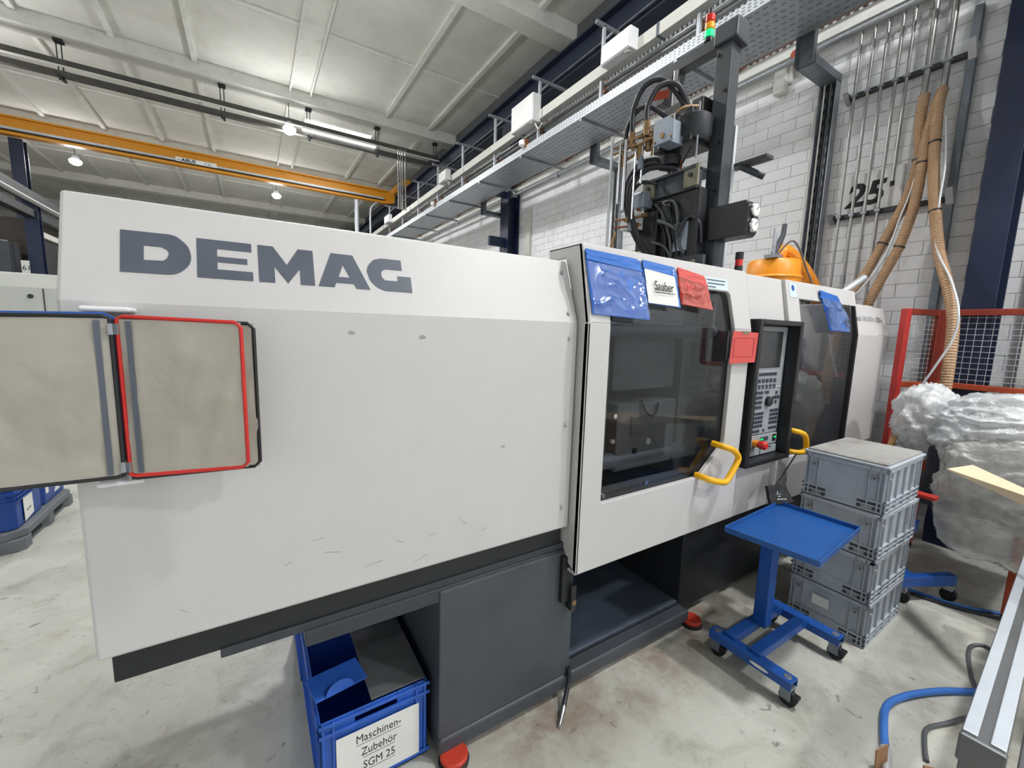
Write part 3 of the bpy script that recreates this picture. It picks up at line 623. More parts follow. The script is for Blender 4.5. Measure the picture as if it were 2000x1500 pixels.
# hydraulic hoses and fittings
def hose(pts, r, m='hose_black', name='hydraulic_hose', sub=6): return G().tube(pts, r, 10, sub=sub).build(name, m, vu, smooth=True)
hose([(2.20, 2.10, 3.02), (2.20, 2.10, 3.18), (2.22, 2.04, 3.30), (2.28, 1.95, 3.32), (2.36, 1.88, 3.22), (2.40, 1.84, 3.12)], 0.017)
hose([(2.20, 1.98, 3.05), (2.20, 1.98, 3.16), (2.24, 1.93, 3.26), (2.32, 1.86, 3.26), (2.42, 1.84, 3.14)], 0.017)
hose([(2.20, 2.16, 2.90), (2.20, 2.14, 3.10), (2.26, 2.06, 3.20), (2.36, 1.96, 3.12), (2.42, 1.90, 3.04)], 0.015)
for k, d in enumerate((0.0, 0.03, 0.06)):
    hose([(2.38, 1.92 - d, 2.78), (2.34, 1.98 - d, 2.86 - d), (2.28, 2.08 - d, 2.86 - d), (2.24, 2.15 - d, 2.76 - d * 0.5), (2.24, 2.16 - d * 0.8, 2.60), (2.27, 2.10 - d * 0.5, 2.40), (2.32, 1.98, 2.22 + d * 0.4), (2.36, 1.84, 2.16 + d * 0.4), (2.42, 1.74, 2.20)], 0.015)
hose([(2.36, 2.00, 2.72), (2.30, 2.08, 2.74), (2.26, 2.14, 2.66), (2.26, 2.15, 2.54)], 0.012)
hose([(2.30, 1.93, 2.46), (2.36, 1.86, 2.42), (2.40, 1.80, 2.34), (2.42, 1.78, 2.2)], 0.012, 'hose_grey')
hose([(2.36, 1.82, 2.34), (2.38, 1.76, 2.46), (2.42, 1.70, 2.42), (2.44, 1.69, 2.30)], 0.012)
hose([(2.34, 2.0, 2.34), (2.38, 1.92, 2.30), (2.40, 1.86, 2.2)], 0.010, 'hose_grey')
hose([(2.36, 1.76, 2.88), (2.38, 1.84, 2.80), (2.38, 1.95, 2.80), (2.36, 2.05, 2.84)], 0.006)
hose([(2.20, 2.10, 2.93), (2.24, 2.02, 2.97), (2.28, 1.92, 3.02), (2.34, 1.84, 3.12), (2.44, 1.78, 3.14)], 0.010, 'brass', 'pipe_line')
hose([(2.20, 2.14, 2.88), (2.24, 2.05, 2.92), (2.28, 1.94, 2.98), (2.36, 1.82, 3.10), (2.46, 1.76, 3.10)], 0.010, 'brass', 'pipe_line')
hose([(2.18, 2.18, 2.60), (2.18, 2.18, 3.0)], 0.009, 'chrome', 'pipe_line', 0)
hose([(2.18, 2.13, 2.55), (2.18, 2.13, 3.0)], 0.012, 'chrome', 'pipe_line', 0)
hose([(2.22, 2.02, 2.70), (2.22, 2.02, 3.0)], 0.007, 'chrome', 'pipe_line', 0)
hose([(2.18, 2.20, 2.16), (2.18, 2.22, 2.30), (2.2, 2.2, 2.42)], 0.010, 'brass', 'pipe_line')
for (x, y, z) in ((2.20, 2.10, 2.99), (2.20, 1.98, 3.02), (2.20, 2.16, 2.88), (2.22, 2.04, 2.90), (2.25, 2.0, 2.95)):
    G().tube([(x, y, z - 0.045), (x, y, z - 0.01), (x, y, z), (x, y, z + 0.05)], [0.020, 0.020, 0.024, 0.018], 6).build('fitting', 'brass', vu)
for (x, y, z) in ((2.22, 2.03, 2.83), (2.26, 2.12, 2.46)):
    G().tube([(x, y, z - 0.04), (x, y, z), (x, y, z + 0.05)], [0.022, 0.022, 0.014], 8).build('fitting', 'galv_dark', vu)
vb = G().box(2.30, 2.40, 2.06, 2.18, 2.58, 2.68).build('valve_block', 'steel_plate', vu, bevel=0.004)
G().tube([(2.33, 2.12, 2.42), (2.33, 2.12, 2.50), (2.33, 2.12, 2.58)], [0.010, 0.018, 0.014], 8).build('valve_fitting', 'copper', vb)
G().box(2.26, 2.36, 2.10, 2.22, 2.44, 2.56).build('white_plug', 'white_plastic', vb, bevel=0.006)
G().box(2.29, 2.37, 1.95, 2.0, 3.05, 3.075).build('orange_tag', 'hopper_orange', vu)
G().plate([(0, 0), (0.12, 0), (0.12, 0.05), (0, 0.05)], (2.30, 2.06, 3.24), (0.5, -0.8, 0), (0, 0, 1), 0.006).build('red_cover', 'orange_red', vu)
G().box(2.545, 2.56, 1.745, 1.76, 2.95, 3.28).build('slotted_strip', 'galv_light', vu)
# extra pipework, rods and small parts
for (x, y, z0, z1, r, m) in ((2.16, 2.24, 2.30, 3.05, 0.010, 'galv_light'), (2.20, 2.06, 2.48, 2.90, 0.006, 'chrome'), (2.24, 1.96, 2.86, 3.02, 0.007, 'brass'), (2.36, 1.72, 2.80, 3.12, 0.006, 'galvanised')):
    G().cyl((x, y, z0), (x, y, z1), r, 8).build('pipe_line', m, vu, smooth=True)
for (a, b, r, m) in (((2.18, 2.24, 2.94), (2.22, 1.92, 2.955), 0.008, 'brass'), ((2.18, 2.24, 2.98), (2.22, 1.94, 3.0), 0.008, 'brass'), ((2.20, 2.22, 2.50), (2.32, 2.04, 2.52), 0.009, 'brass'), ((2.20, 2.22, 2.45), (2.30, 2.06, 2.46), 0.007, 'copper')):
    G().cyl(a, b, r, 8).build('pipe_line', m, vu, smooth=True)
for (x, y, z) in ((2.20, 2.08, 2.95), (2.20, 2.02, 2.99), (2.21, 1.98, 2.955), (2.24, 2.14, 2.50), (2.28, 2.09, 2.46), (2.30, 2.04, 2.52)):
    G().tube([(x, y + 0.018, z), (x, y - 0.018, z)], 0.016, 6).build('fitting', 'brass', vu)
for (y, z) in ((1.80, 3.06), (1.95, 3.06), (1.80, 2.93), (1.97, 2.93)): G().cyl((2.308, y, z), (2.322, y, z), 0.010, 8).build('bolt', 'steel_plate', cr)
for k in range(4): hose([(2.395, 2.06 - 0.03 * k, 2.60), (2.37, 2.0 - 0.05 * k, 2.50 + 0.02 * k), (2.38, 1.93 - 0.04 * k, 2.40 - 0.03 * k), (2.395, 1.92 - 0.05 * k, 2.24)], 0.008 + 0.002 * (k % 2), ['hose_black', 'hose_grey'][k % 2], 'signal_cable')
G().box(2.385, 2.402, 1.76, 1.86, 2.26, 2.44).build('name_plate', 'steel_plate', vu, bevel=0.003)
G().box(2.38, 2.40, 1.90, 1.97, 2.46, 2.58).build('relay', 'dark_steel', vu, bevel=0.003)
for (y, z) in ((1.72, 3.42), (1.66, 3.2), (1.66, 2.9), (1.66, 2.62)): G().cyl((2.492, y, z), (2.502, y, z), 0.010, 10).build('bolt', 'black_plastic', vu)
G().tube([(2.56, 1.72, 3.12), (2.50, 1.80, 3.06), (2.42, 1.86, 3.05), (2.36, 1.92, 3.10)], 0.006, 8, sub=4).build('signal_cable', 'galv_light', vu, smooth=True)
# signal tower on the top arm
sg = thing('signal_tower', 'red amber green signal tower on top of the vertical injection unit', 'signal tower', (2.545, 1.83, 3.545))
G().tube([(2.545, 1.83, 3.545), (2.545, 1.83, 3.565), (2.545, 1.83, 3.567), (2.545, 1.83, 3.59)], [0.014, 0.014, 0.026, 0.026], 16).build('stem', 'black_plastic', sg, smooth=True)
for k, m in enumerate(('sig_green', 'sig_amber', 'sig_red')):
    z = 3.59 + 0.044 * k
    G().tube([(2.545, 1.83, z), (2.545, 1.83, z + 0.004), (2.545, 1.83, z + 0.040), (2.545, 1.83, z + 0.044)], [0.026, 0.030, 0.029, 0.024], 18).build('lens', m, sg, smooth=True)
G().cyl((2.545, 1.83, 3.72), (2.545, 1.83, 3.76), 0.012, 12).build('antenna_cap', 'black_plastic', sg, smooth=True)
# ---------------------------------------------------------------- pouches and notices hung on the machine
from mathutils import noise as NZ
def sheet(c00, c10, c11, c01, nu=14, nv=14, amp=0.004, th=0.0012, seed=0, freq=9.0, bulge=0.0):
    """wrinkled sheet spanned by four corners (lower left, lower right, upper right, upper left)"""
    c00, c10, c11, c01 = [Vector(c) for c in (c00, c10, c11, c01)]
    n = (c10 - c00).cross(c01 - c00).normalized(); g = G(); V = []
    for j in range(nv + 1):
        for i in range(nu + 1):
            u = i / nu; v = j / nv
            p = c00 * (1 - u) * (1 - v) + c10 * u * (1 - v) + c11 * u * v + c01 * (1 - u) * v
            e = min(1.0, 4 * min(v + 0.06, 1.04 - v))
            q = Vector((u * freq * 0.5 + seed, v * freq * 0.35, seed * 1.7))
            qq = q + Vector((NZ.noise(q * 0.7), NZ.noise(q * 0.7 + Vector((7, 3, 1))), 0)) * 0.8
            d = 0.7 * NZ.noise(q) + 1.1 * (1 - abs(NZ.noise(qq * 1.3))) ** 6 - 0.4 + 0.6 * (1 - abs(NZ.noise(qq * 2.4 + Vector((3, 3, 3))))) ** 8
            V.append(p + n * (amp * d * e + bulge * math.sin(math.pi * u) * math.sin(math.pi * v)))
    W = nu + 1; m = len(V); F = []
    for j in range(nv):
        for i in range(nu):
            a = j * W + i; F.append((a, a + 1, a + W + 1, a + W)); F.append((m + a, m + a + W, m + a + W + 1, m + a + 1))
    for i in range(nu): F.append((i, m + i, m + i + 1, i + 1)); a = nv * W + i; F.append((a, a + 1, m + a + 1, m + a))
    for j in range(nv): a = j * W; F.append((a, a + W, m + a + W, m + a)); a = j * W + nu; F.append((a, m + a, m + a + W, a + W))
    g.add([tuple(p) for p in V] + [tuple(p - n * th) for p in V], F); return g
# large blue pouch
p = thing('document_pouch', 'largest blue plastic pouch hanging on the safety door next to the wide cover', 'pouch', (1.33, 1.27, 1.78))
sheet(dpt(1.175, 0.035), dpt(1.50, 0.02, 0.018), dpt(1.485, 0.288), dpt(1.160, 0.300), seed=1, amp=0.004).build('back_sheet', 'pouch_blue', p, smooth=True)
sheet(dpt(1.178, 0.036, 0.012), dpt(1.498, 0.021, 0.024), dpt(1.482, 0.235, 0.012), dpt(1.168, 0.252, 0.012), 44, 44, seed=3, amp=0.010, freq=3.4).build('front_film', 'pouch_film', p, smooth=True)
sheet(dpt(1.163, 0.258, 0.011), dpt(1.49, 0.235, 0.013), dpt(1.462, 0.292, 0.011), dpt(1.160, 0.302, 0.011), seed=2, amp=0.003).build('flap', 'pouch_blue', p, smooth=True)
# pouch with the white sheet
p = thing('document_pouch', 'blue edged pouch with a white sheet reading Sauber on the safety door', 'pouch', (1.61, 1.28, 1.85))
sheet(dpt(1.503, 0.098), dpt(1.738, 0.088, 0.010), dpt(1.728, 0.270), dpt(1.495, 0.290), seed=5, amp=0.003).build('back_sheet', 'pouch_blue', p, smooth=True)
sheet(dpt(1.512, 0.100, 0.011), dpt(1.722, 0.092, 0.014), dpt(1.712, 0.243, 0.011), dpt(1.503, 0.255, 0.011), 10, 10, seed=6, amp=0.0015).build('paper_sheet', 'paper', p, smooth=True)
text('word', 'Sauber', 0.062, dpt(1.553, 0.160, 0.0195), (1, 0, -0.03), ds, 'ink', p, sx=0.78)
G().plate([(0, 0), (0.135, -0.002), (0.135, 0.001), (0, 0.003)], dpt(1.556, 0.148, 0.0195), (1, 0, 0), ds, 0.0005).build('underline', 'ink', p)
sheet(dpt(1.495, 0.257, 0.012), dpt(1.732, 0.235, 0.012), dpt(1.712, 0.282, 0.011), dpt(1.495, 0.294, 0.011), seed=7, amp=0.003).build('flap', 'pouch_blue', p, smooth=True)
for b_ in (0.247, 0.262): G().plate([(0.004 * math.cos(k * math.pi / 5), 0.004 * math.sin(k * math.pi / 5)) for k in range(10)], dpt(1.698, b_, 0.0165), (1, 0, 0), ds, 0.001).build('eyelet', 'paper', p)
# red pouch
p = thing('document_pouch', 'red translucent pouch hanging on the safety door right of the Sauber pouch', 'pouch', (1.87, 1.28, 1.85))
sheet(dpt(1.752, 0.108), dpt(1.992, 0.090, 0.012), dpt(1.965, 0.250), dpt(1.742, 0.282), seed=9, amp=0.003).build('back_sheet', 'pouch_red', p, smooth=True)
sheet(dpt(1.755, 0.109, 0.011), dpt(1.990, 0.091, 0.018), dpt(1.962, 0.215, 0.011), dpt(1.748, 0.240, 0.011), 40, 40, seed=11, amp=0.008, freq=3.6).build('front_film', 'pouch_film_red', p, smooth=True)
sheet(dpt(1.744, 0.240, 0.011), dpt(1.972, 0.205, 0.012), dpt(1.945, 0.262, 0.010), dpt(1.742, 0.286, 0.010), seed=10, amp=0.003).build('flap', 'pouch_red', p, smooth=True)
for k in range(13):                                   # faded, unreadable marks of two lines
    a = 1.785 + 0.021 * (k % 7); b_ = (0.188 if k < 7 else 0.150) - 0.004 * (k % 3)
    if k not in (2, 9): G().plate([(0, 0), (0.013, 0), (0.010, 0.014 + 0.006 * (k % 2)), (0.004, 0.012)], dpt(a, b_, 0.0195), (1, 0, 0), ds, 0.0004).build('faded_mark', 'ink_red', p)
# red card on a black clip bar
p = thing('red_card', 'small red card in front of the narrow door frame beside the operator panel', 'card', (2.25, 1.26, 1.58))
G().box(2.115, 2.145, 1.262, 1.274, 1.60, 1.745).build('clip_bar', 'black_plastic', p)
G().plate([(2.135, 1.575), (2.385, 1.578), (2.395, 1.742), (2.148, 1.747)], (0, 1.255, 0), (1, 0, 0), (0, 0, 1), 0.003).build('card', 'pouch_red', p)
fr = G()
for (a, b_, c, d) in ((2.165, 2.36, 1.709, 1.712), (2.155, 2.35, 1.608, 1.611), (2.352, 2.357, 1.611, 1.709), (2.162, 2.166, 1.611, 1.709)): fr.box(a, b_, 1.2510, 1.2525, c, d)
fr.build('printed_frame', 'ink_red', p)
G().box(2.235, 2.295, 1.2505, 1.256, 1.732, 1.748).build('card_slot', 'olive', p)
# crumpled blue pouch on the nozzle guard
def npt(x, sdist, off=0.006):
    nn = Vector((1, 0, 0)).cross(s2)
    return Vector((x, 1.31, 1.757)) + s2 * sdist + nn * off
p = thing('document_pouch', 'crumpled blue pouch hanging on the nozzle guard window', 'pouch', (3.55, 1.30, 1.78))
sheet(npt(3.42, 0.020), npt(3.70, 0.012, 0.02), npt(3.60, 0.262), npt(3.30, 0.288), seed=15, amp=0.010).build('back_sheet', 'pouch_blue', p, smooth=True)
sheet(npt(3.42, 0.022, 0.016), npt(3.69, 0.014, 0.028), npt(3.62, 0.225, 0.016), npt(3.33, 0.24, 0.016), 40, 40, seed=17, amp=0.02, freq=4).build('front_film', 'pouch_film_clear', p, smooth=True)
sheet(npt(3.305, 0.242, 0.014), npt(3.62, 0.22, 0.014), npt(3.58, 0.272, 0.012), npt(3.30, 0.296, 0.012), seed=18, amp=0.006).build('flap', 'pouch_blue', p, smooth=True)
# ---------------------------------------------------------------- display pocket holder on the clamp cover
dh = thing('display_pocket_holder', 'wall document holder with red and black framed clear pockets on the wide cover', 'document holder', (-0.26, 1.28, 1.34))
for z in (1.739, 1.338):
    G().box(-0.318, -0.232, 1.262, 1.33, z - 0.006, z + 0.006).build('bracket', 'white_plastic', dh, bevel=0.006, seg=3)
G().cyl((-0.258, 1.262, 1.345), (-0.258, 1.262, 1.722), 0.006, 10).build('hinge_rod', 'galvanised', dh)
def pocket(h0, d, wd, z0, z1, fm, r=0.0045):
    """pocket hinged at h0 (x,y), direction d (unit), width wd"""
    d = Vector((d[0], d[1], 0)).normalized(); a = Vector((h0[0], h0[1], 0)); b = a + d * wd
    Z = lambda q, z: (q.x, q.y, z)
    t = G().tube([Z(a, z0), Z(a, z1), Z(a + d * 0.012, z1 + 0.006), Z(b - d * 0.012, z1), Z(b, z1 - 0.012), Z(b, z0 + 0.012), Z(b - d * 0.012, z0), Z(a + d * 0.012, z0 - 0.004), Z(a, z0)], r, 8, sub=1)
    f = t.build('pocket_frame', fm, dh, smooth=True)
    n = Vector((-d.y, d.x, 0))
    sheet(Z(a, z0), Z(b, z0), Z(b, z1), Z(a, z1), 18, 18, amp=0.004, th=0.001, seed=random.random() * 9, freq=5).build('clear_sheet', 'pocket_film', f, smooth=True)
    n = n if n.y < 0 else -n
    q = a + d * 0.022 + n * 0.004
    G().obox(Z(q, z0 + 0.004), Z(q, z1 - 0.004), 0.010, 0.0015, up=n).build('index_strip', 'pouch_blue' if fm == 'blue' else 'letter_grey', f)
    for z in (z1 - 0.022, z0 + 0.018):
        G().obox(Z(a, z - 0.012), Z(a, z + 0.012), 0.008, 0.012, up=n).build('pivot', 'galvanised', f)
pocket((-0.256, 1.262), (0.252, -0.04), 0.262, 1.352, 1.716, 'black_plastic')
pocket((-0.254, 1.248), (0.236, -0.058), 0.238, 1.362, 1.718, 'red')
pocket((-0.262, 1.238), (-1, -0.02), 0.24, 1.366, 1.718, 'black_plastic')
pocket((-0.263, 1.255), (-1, 0.04), 0.245, 1.366, 1.722, 'blue')
# ---------------------------------------------------------------- blue bins under the machine
def blue_bin(t, x0, x1, y0, y1, h):
    g = G()
    w_ = 0.006
    g.box(x0, x1, y0, y1, 0.004, 0.012)
    g.box(x0, x0 + w_, y0, y1, 0.004, h).box(x1 - w_, x1, y0, y1, 0.004, h).box(x0, x1, y1 - w_, y1, 0.004, h)
    g.box(x0, x0 + 0.12, y0, y0 + w_, 0.004, h).box(x1 - 0.12, x1, y0, y0 + w_, 0.004, h).box(x0 + 0.12, x1 - 0.12, y0, y0 + w_, 0.004, h - 0.06).box(x0 + 0.12, x1 - 0.12, y0, y0 + w_, h - 0.02, h)
    b = g.build('body', 'bin_blue', t, bevel=0.002)
    r = G()
    for z in (h - 0.012, h - 0.05, 0.03):
        r.box(x0 - 0.008, x1 + 0.008, y0 - 0.010, y0, z - 0.006, z + 0.006).box(x0 - 0.008, x0, y0 - 0.01, y1, z - 0.006, z + 0.006)
    r.build('rim', 'bin_blue', b, bevel=0.002)
    for x in (x0 + 0.012, x0 + 0.045, x1 - 0.045, x1 - 0.012):
        G().box(x - 0.004, x + 0.004, y0 - 0.009, y0, 0.02, h).build('rib', 'bin_blue', b)
    for k in range(9):
        y = y0 + 0.03 + k * (y1 - y0 - 0.06) / 8
        G().box(x0 - 0.007, x0, y - 0.003, y + 0.003, 0.02, h).build('rib', 'bin_blue', b)
    return b
t = thing('storage_bin', 'blue lidded bin with a white paper label under the machine', 'bin', (0.333, 1.70, 0))
blue_bin(t, 0.136, 0.529, 1.416, 2.00, 0.335)
G().box(0.315, 0.525, 1.425, 1.99, 0.336, 0.342).build('lid', 'grey_lid', t, bevel=0.002)
lf = G().plate([(0, 0), (0.20, 0.0), (0.20, 0.10), (0.0, 0.10)], (0.13, 1.44, 0.40), (0.93, 0.30, -0.16), (-0.25, 0.93, 0.25), 0.008).build('lid_flap', 'bin_blue', t, bevel=0.002)
G().plate([(0.05 + 0.055 * math.cos(a) + 0.04, 0.045 * math.sin(a)) for a in [k * math.pi / 10 for k in range(11)]], (0.13, 1.44, 0.405), (0.93, 0.30, -0.16), (0, 0.1, 1), 0.006).build('flap_grip', 'bin_blue', lf, bevel=0.002)
pl_ = G().box(0.188, 0.492, 1.4065, 1.4085, 0.035, 0.255).build('label_sheet', 'paper', t)
for k, (s_, wd) in enumerate((('Maschinen-', 0.165), ('Zubehör', 0.118), ('SGM 25', 0.118))):
    z = 0.203 - 0.058 * k
    text('label_word', s_, 0.046, (0.338, 1.4062, z), (1, 0, 0), (0, 0, 1), 'ink', pl_, align='CENTER', sx=0.80, depth=0.0003)
    G().box(0.338 - wd / 2, 0.338 + wd / 2, 1.4058, 1.4066, z - 0.010, z - 0.0085).build('underline', 'ink', pl_)
t = thing('storage_bin', 'taller open blue bin in the dark behind the labelled bin', 'bin', (0.33, 2.3, 0))
blue_bin(t, 0.13, 0.53, 2.03, 2.44, 0.46)
# ---------------------------------------------------------------- blue trolley table
tr = thing('trolley_table', 'blue wheeled side table with a shallow tray top beside the grey boxes', 'trolley', (2.33, 0.95, 0))
c = [Vector(q) for q in ((2.008, 1.115, 0), (2.621, 1.148, 0), (2.640, 0.765, 0), (2.060, 0.715, 0))]
g = G(); ctr = sum(c, Vector()) / 4
g.prism([(q.x, q.y) for q in c], 'z', 0.728, 0.734)
for a, b in zip(c, c[1:] + c[:1]): g.obox(a + Vector((0, 0, 0.742)), b + Vector((0, 0, 0.742)), 0.006, 0.03)
g.build('tray', 'blue_tray', tr, bevel=0.002)
G().box(2.30, 2.37, 1.005, 1.075, 0.14, 0.72).build('post', 'blue', tr, bevel=0.006)
G().box(2.20, 2.50, 0.85, 1.08, 0.715, 0.728).build('tray_support', 'blue', tr, bevel=0.003)
for y in (1.075, 0.945): G().box(2.08, 2.60, y - 0.028, y + 0.028, 0.105, 0.15).build('cross_bar', 'blue', tr, bevel=0.004)
for x, ya, yb in ((2.075, 0.755, 1.165), (2.615, 0.765, 1.165)):
    g = G().box(x - 0.03, x + 0.03, ya, yb, 0.128, 0.134).box(x - 0.033, x - 0.028, ya, yb, 0.09, 0.134).box(x + 0.028, x + 0.033, ya, yb, 0.09, 0.134)
    rl = g.build('rail', 'blue', tr, bevel=0.002)
    if x < 2.2:
        G().prism([(0.90 + 0.045 * math.cos(k * math.pi / 8), 0.112 + 0.009 * math.sin(k * math.pi / 8)) for k in range(16)], 'x', x - 0.0345, x - 0.0328).build('maker_badge', 'paper', rl)
    for y in (ya + 0.03, yb - 0.03):
        cs = G().cyl((x, y, 0.09), (x, y, 0.137), 0.018, 14).box(x - 0.022, x - 0.017, y - 0.028, y + 0.02, 0.03, 0.095).box(x + 0.017, x + 0.022, y - 0.028, y + 0.02, 0.03, 0.095).box(x - 0.022, x + 0.022, y - 0.03, y + 0.03, 0.085, 0.092).build('caster', 'galv_dark', tr, bevel=0.002)
        G().cyl((x - 0.014, y - 0.012, 0.038), (x + 0.014, y - 0.012, 0.038), 0.038, 18).build('wheel', 'rubber', cs, smooth=True)
        G().box(x - 0.016, x + 0.016, y - 0.058, y - 0.03, 0.052, 0.068).build('brake_pedal', 'black_plastic', cs, bevel=0.003)
# black pouch on the tray, hanging from the handle by a cord
bp_ = thing('black_pouch', 'black foam pouch with white script on the blue tray, corded to the yellow handle', 'pouch', (2.66, 1.15, 0.75))
sheet((2.53, 1.150, 0.746), (2.70, 1.105, 0.75), (2.70, 1.165, 0.842), (2.56, 1.195, 0.845), 8, 8, amp=0.004, th=0.02, seed=21).build('pouch', 'rubber', bp_, smooth=True)
for k, (a, b_, l_, h_) in enumerate(((0.0, 0.042, 0.014, 0.003), (0.012, 0.046, 0.004, 0.014), (0.018, 0.042, 0.018, 0.003), (0.012, 0.028, 0.016, 0.005), (0.0, 0.012, 0.012, 0.006), (0.016, 0.011, 0.012, 0.006), (0.032, 0.010, 0.014, 0.006), (0.052, 0.008, 0.016, 0.006))):
    G().plate([(0, 0), (l_, 0.002), (l_ + 0.003, h_), (0.002, h_)], Vector((2.575, 1.143, 0.760)) + Vector((0.96, -0.27, 0)) * a + Vector((0, 0.35, 0.93)) * b_ + Vector((0.0, -0.008, 0.003)), (0.96, -0.27, 0), (0, 0.35, 0.93), 0.0006).build('print_mark', 'paper', bp_)
G().tube([(2.64, 1.175, 0.84), (2.80, 1.2, 0.92), (2.96, 1.222, 0.99), (2.965, 1.228, 1.003)], 0.003, 6, sub=4).tube([(2.62, 1.18, 0.84), (2.78, 1.205, 0.90), (2.95, 1.226, 0.985)], 0.003, 6, sub=4).build('cord', 'hose_black', bp_)
# ---------------------------------------------------------------- four stacked grey boxes
def grey_box(t):
    """60 x 40 x 26 container, long side along x, local origin at the centre of its base"""
    a, b, h = 0.29, 0.20, 0.258
    g = G().box(-a + 0.012, a - 0.012, -b + 0.012, b - 0.012, 0.0, h - 0.002)
    body = g.build('body', 'box_grey', t, bevel=0.008)
    r = G()
    for z0, z1 in ((0.004, 0.012), (0.034, 0.041), (0.058, 0.068), (h - 0.024, h - 0.004)):
        r.box(-a, a, -b, -b + 0.02, z0, z1).box(-a, a, b - 0.02, b, z0, z1).box(-a, -a + 0.02, -b, b, z0, z1).box(a - 0.02, a, -b, b, z0, z1)
    r.build('rim', 'box_grey', body, bevel=0.002)
    # short side facing the camera: ribs, inset handle field, latch
    for y in (-0.185, -0.165, -0.12, 0.12, 0.165, 0.185):
        G().box(-a, -a + 0.02, y - 0.003, y + 0.003, 0.004, 0.255 if abs(y) != 0.12 else 0.252).build('rib', 'box_grey', body)
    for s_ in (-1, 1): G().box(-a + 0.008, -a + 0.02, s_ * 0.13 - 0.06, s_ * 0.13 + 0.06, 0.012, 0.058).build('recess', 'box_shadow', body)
    G().prism([(-0.075, 0.010), (0.075, 0.010), (0.075, 0.058), (0.055, 0.070), (-0.055, 0.070), (-0.075, 0.058)], 'x', -a + 0.002, -a + 0.02).build('grip', 'box_grey', body, bevel=0.002)
    for s_ in (-1, 1): G().box(-a + 0.004, -a + 0.014, s_ * 0.12 - 0.025, s_ * 0.12 + 0.025, 0.014, 0.032).build('latch', 'box_lid', body)
    for y in (-0.142, 0.142):
        q = G().tube([(-a + 0.016, y, 0.195), (-a - 0.004, y, 0.195)], 0.011, 14).build('peg', 'box_lid', body)
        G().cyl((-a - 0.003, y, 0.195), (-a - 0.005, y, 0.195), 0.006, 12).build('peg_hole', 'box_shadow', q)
    # long side
    for x in (-0.27, -0.22, -0.12, 0.0, 0.12, 0.22, 0.27):
        G().box(x - 0.003, x + 0.003, -b, -b + 0.02, 0.004, 0.255).build('rib', 'box_grey', body)
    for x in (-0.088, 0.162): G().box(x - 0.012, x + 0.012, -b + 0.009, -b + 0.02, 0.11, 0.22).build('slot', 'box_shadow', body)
    G().cyl((-0.25, -b + 0.016, 0.195), (-0.25, -b - 0.004, 0.195), 0.010, 12).build('peg', 'box_lid', body)
    return t
BOXL = ['lowest grey plastic box, standing on the floor under three others', 'second grey plastic box from the floor, behind the blue trolley post', 'third grey plastic box from the floor, level with the blue tray', 'topmost grey plastic box of the stack, under the worn flat lid']
b0 = grey_box(thing('stacking_box', BOXL[0], 'box', (0, 0, 0), 'stacked grey boxes'))
for k in range(4):
    o = b0 if k == 0 else copy_tree(b0)
    o.location = (3.112 + (0.0, 0.004, 0.012, 0.02)[k], 0.932 + (0.0, 0.003, -0.002, 0.004)[k], 0.26 * k)
    o.rotation_euler = (0, 0, math.radians((1.0, 0.0, -0.8, 0.6)[k]))
    o['label'] = BOXL[k]
l = thing('box_lid', 'worn pale flat lid on the top grey box', 'lid', (3.132, 0.936, 1.036))
G().box(2.838, 3.428, 0.732, 1.140, 1.036, 1.050).build('rim', 'box_grey', l, bevel=0.004)
G().box(2.852, 3.414, 0.746, 1.126, 1.049, 1.062).build('top', 'box_lid', l, bevel=0.005)
# paper patch on the lowest box
tag(G().plate([(0.0, 0.0), (0.085, 0.0), (0.085, 0.06), (0.0, 0.06)], (2.819, 1.00, 0.13), (0.02, -1, 0), (0, 0, 1), 0.001).build('torn_label', 'paper', b0), 'torn white paper patch')
# ---------------------------------------------------------------- wrapped goods, frames and hoses at the right
def crumple(name, c, rad, seed, m, parent, amp=0.06, pw=3.0, flat=None, sub=5, freq=3.2):
    bm = bmesh.new(); bmesh.ops.create_icosphere(bm, subdivisions=sub, radius=1.0)
    for v in bm.verts:
        d = v.co.normalized(); k = (abs(d.x) ** pw + abs(d.y) ** pw + abs(d.z) ** pw) ** (-1 / pw); p = d * k
        q = p * 1.5 + Vector((seed, seed * 0.7, seed * 1.3))
        q = q + Vector((NZ.noise(q), NZ.noise(q + Vector((9, 2, 4))), NZ.noise(q + Vector((1, 8, 5))))) * 0.55
        r1 = (1 - abs(NZ.noise(Vector((q.x * 1.2, q.y * 1.2, q.z * 2.4))))) ** 4
        r2 = (1 - abs(NZ.noise(Vector((q.x * 3.2, q.y * 2.0, q.z * 4.0)) + Vector((5, 5, 5))))) ** 6
        r3 = (1 - abs(NZ.noise(Vector((q.x * 5.0, q.y * 7.5, q.z * 6.0)) + Vector((2, 9, 3))))) ** 7
        s = 1 + 0.16 * NZ.noise(q * 0.9) + amp * (r1 * 1.0 + r2 * 0.55 + r3 * 0.3 - 0.5)
        w_ = Vector((p.x * rad[0] * s, p.y * rad[1] * s, p.z * rad[2] * s))
        if flat: w_ = flat(w_)
        v.co = Vector(c) + w_
    me = bpy.data.meshes.new(name); bm.to_mesh(me); bm.free(); me.materials.append(MAT[m])
    o = link(name, me, parent); me.polygons.foreach_set('use_smooth', [True] * len(me.polygons)); return o
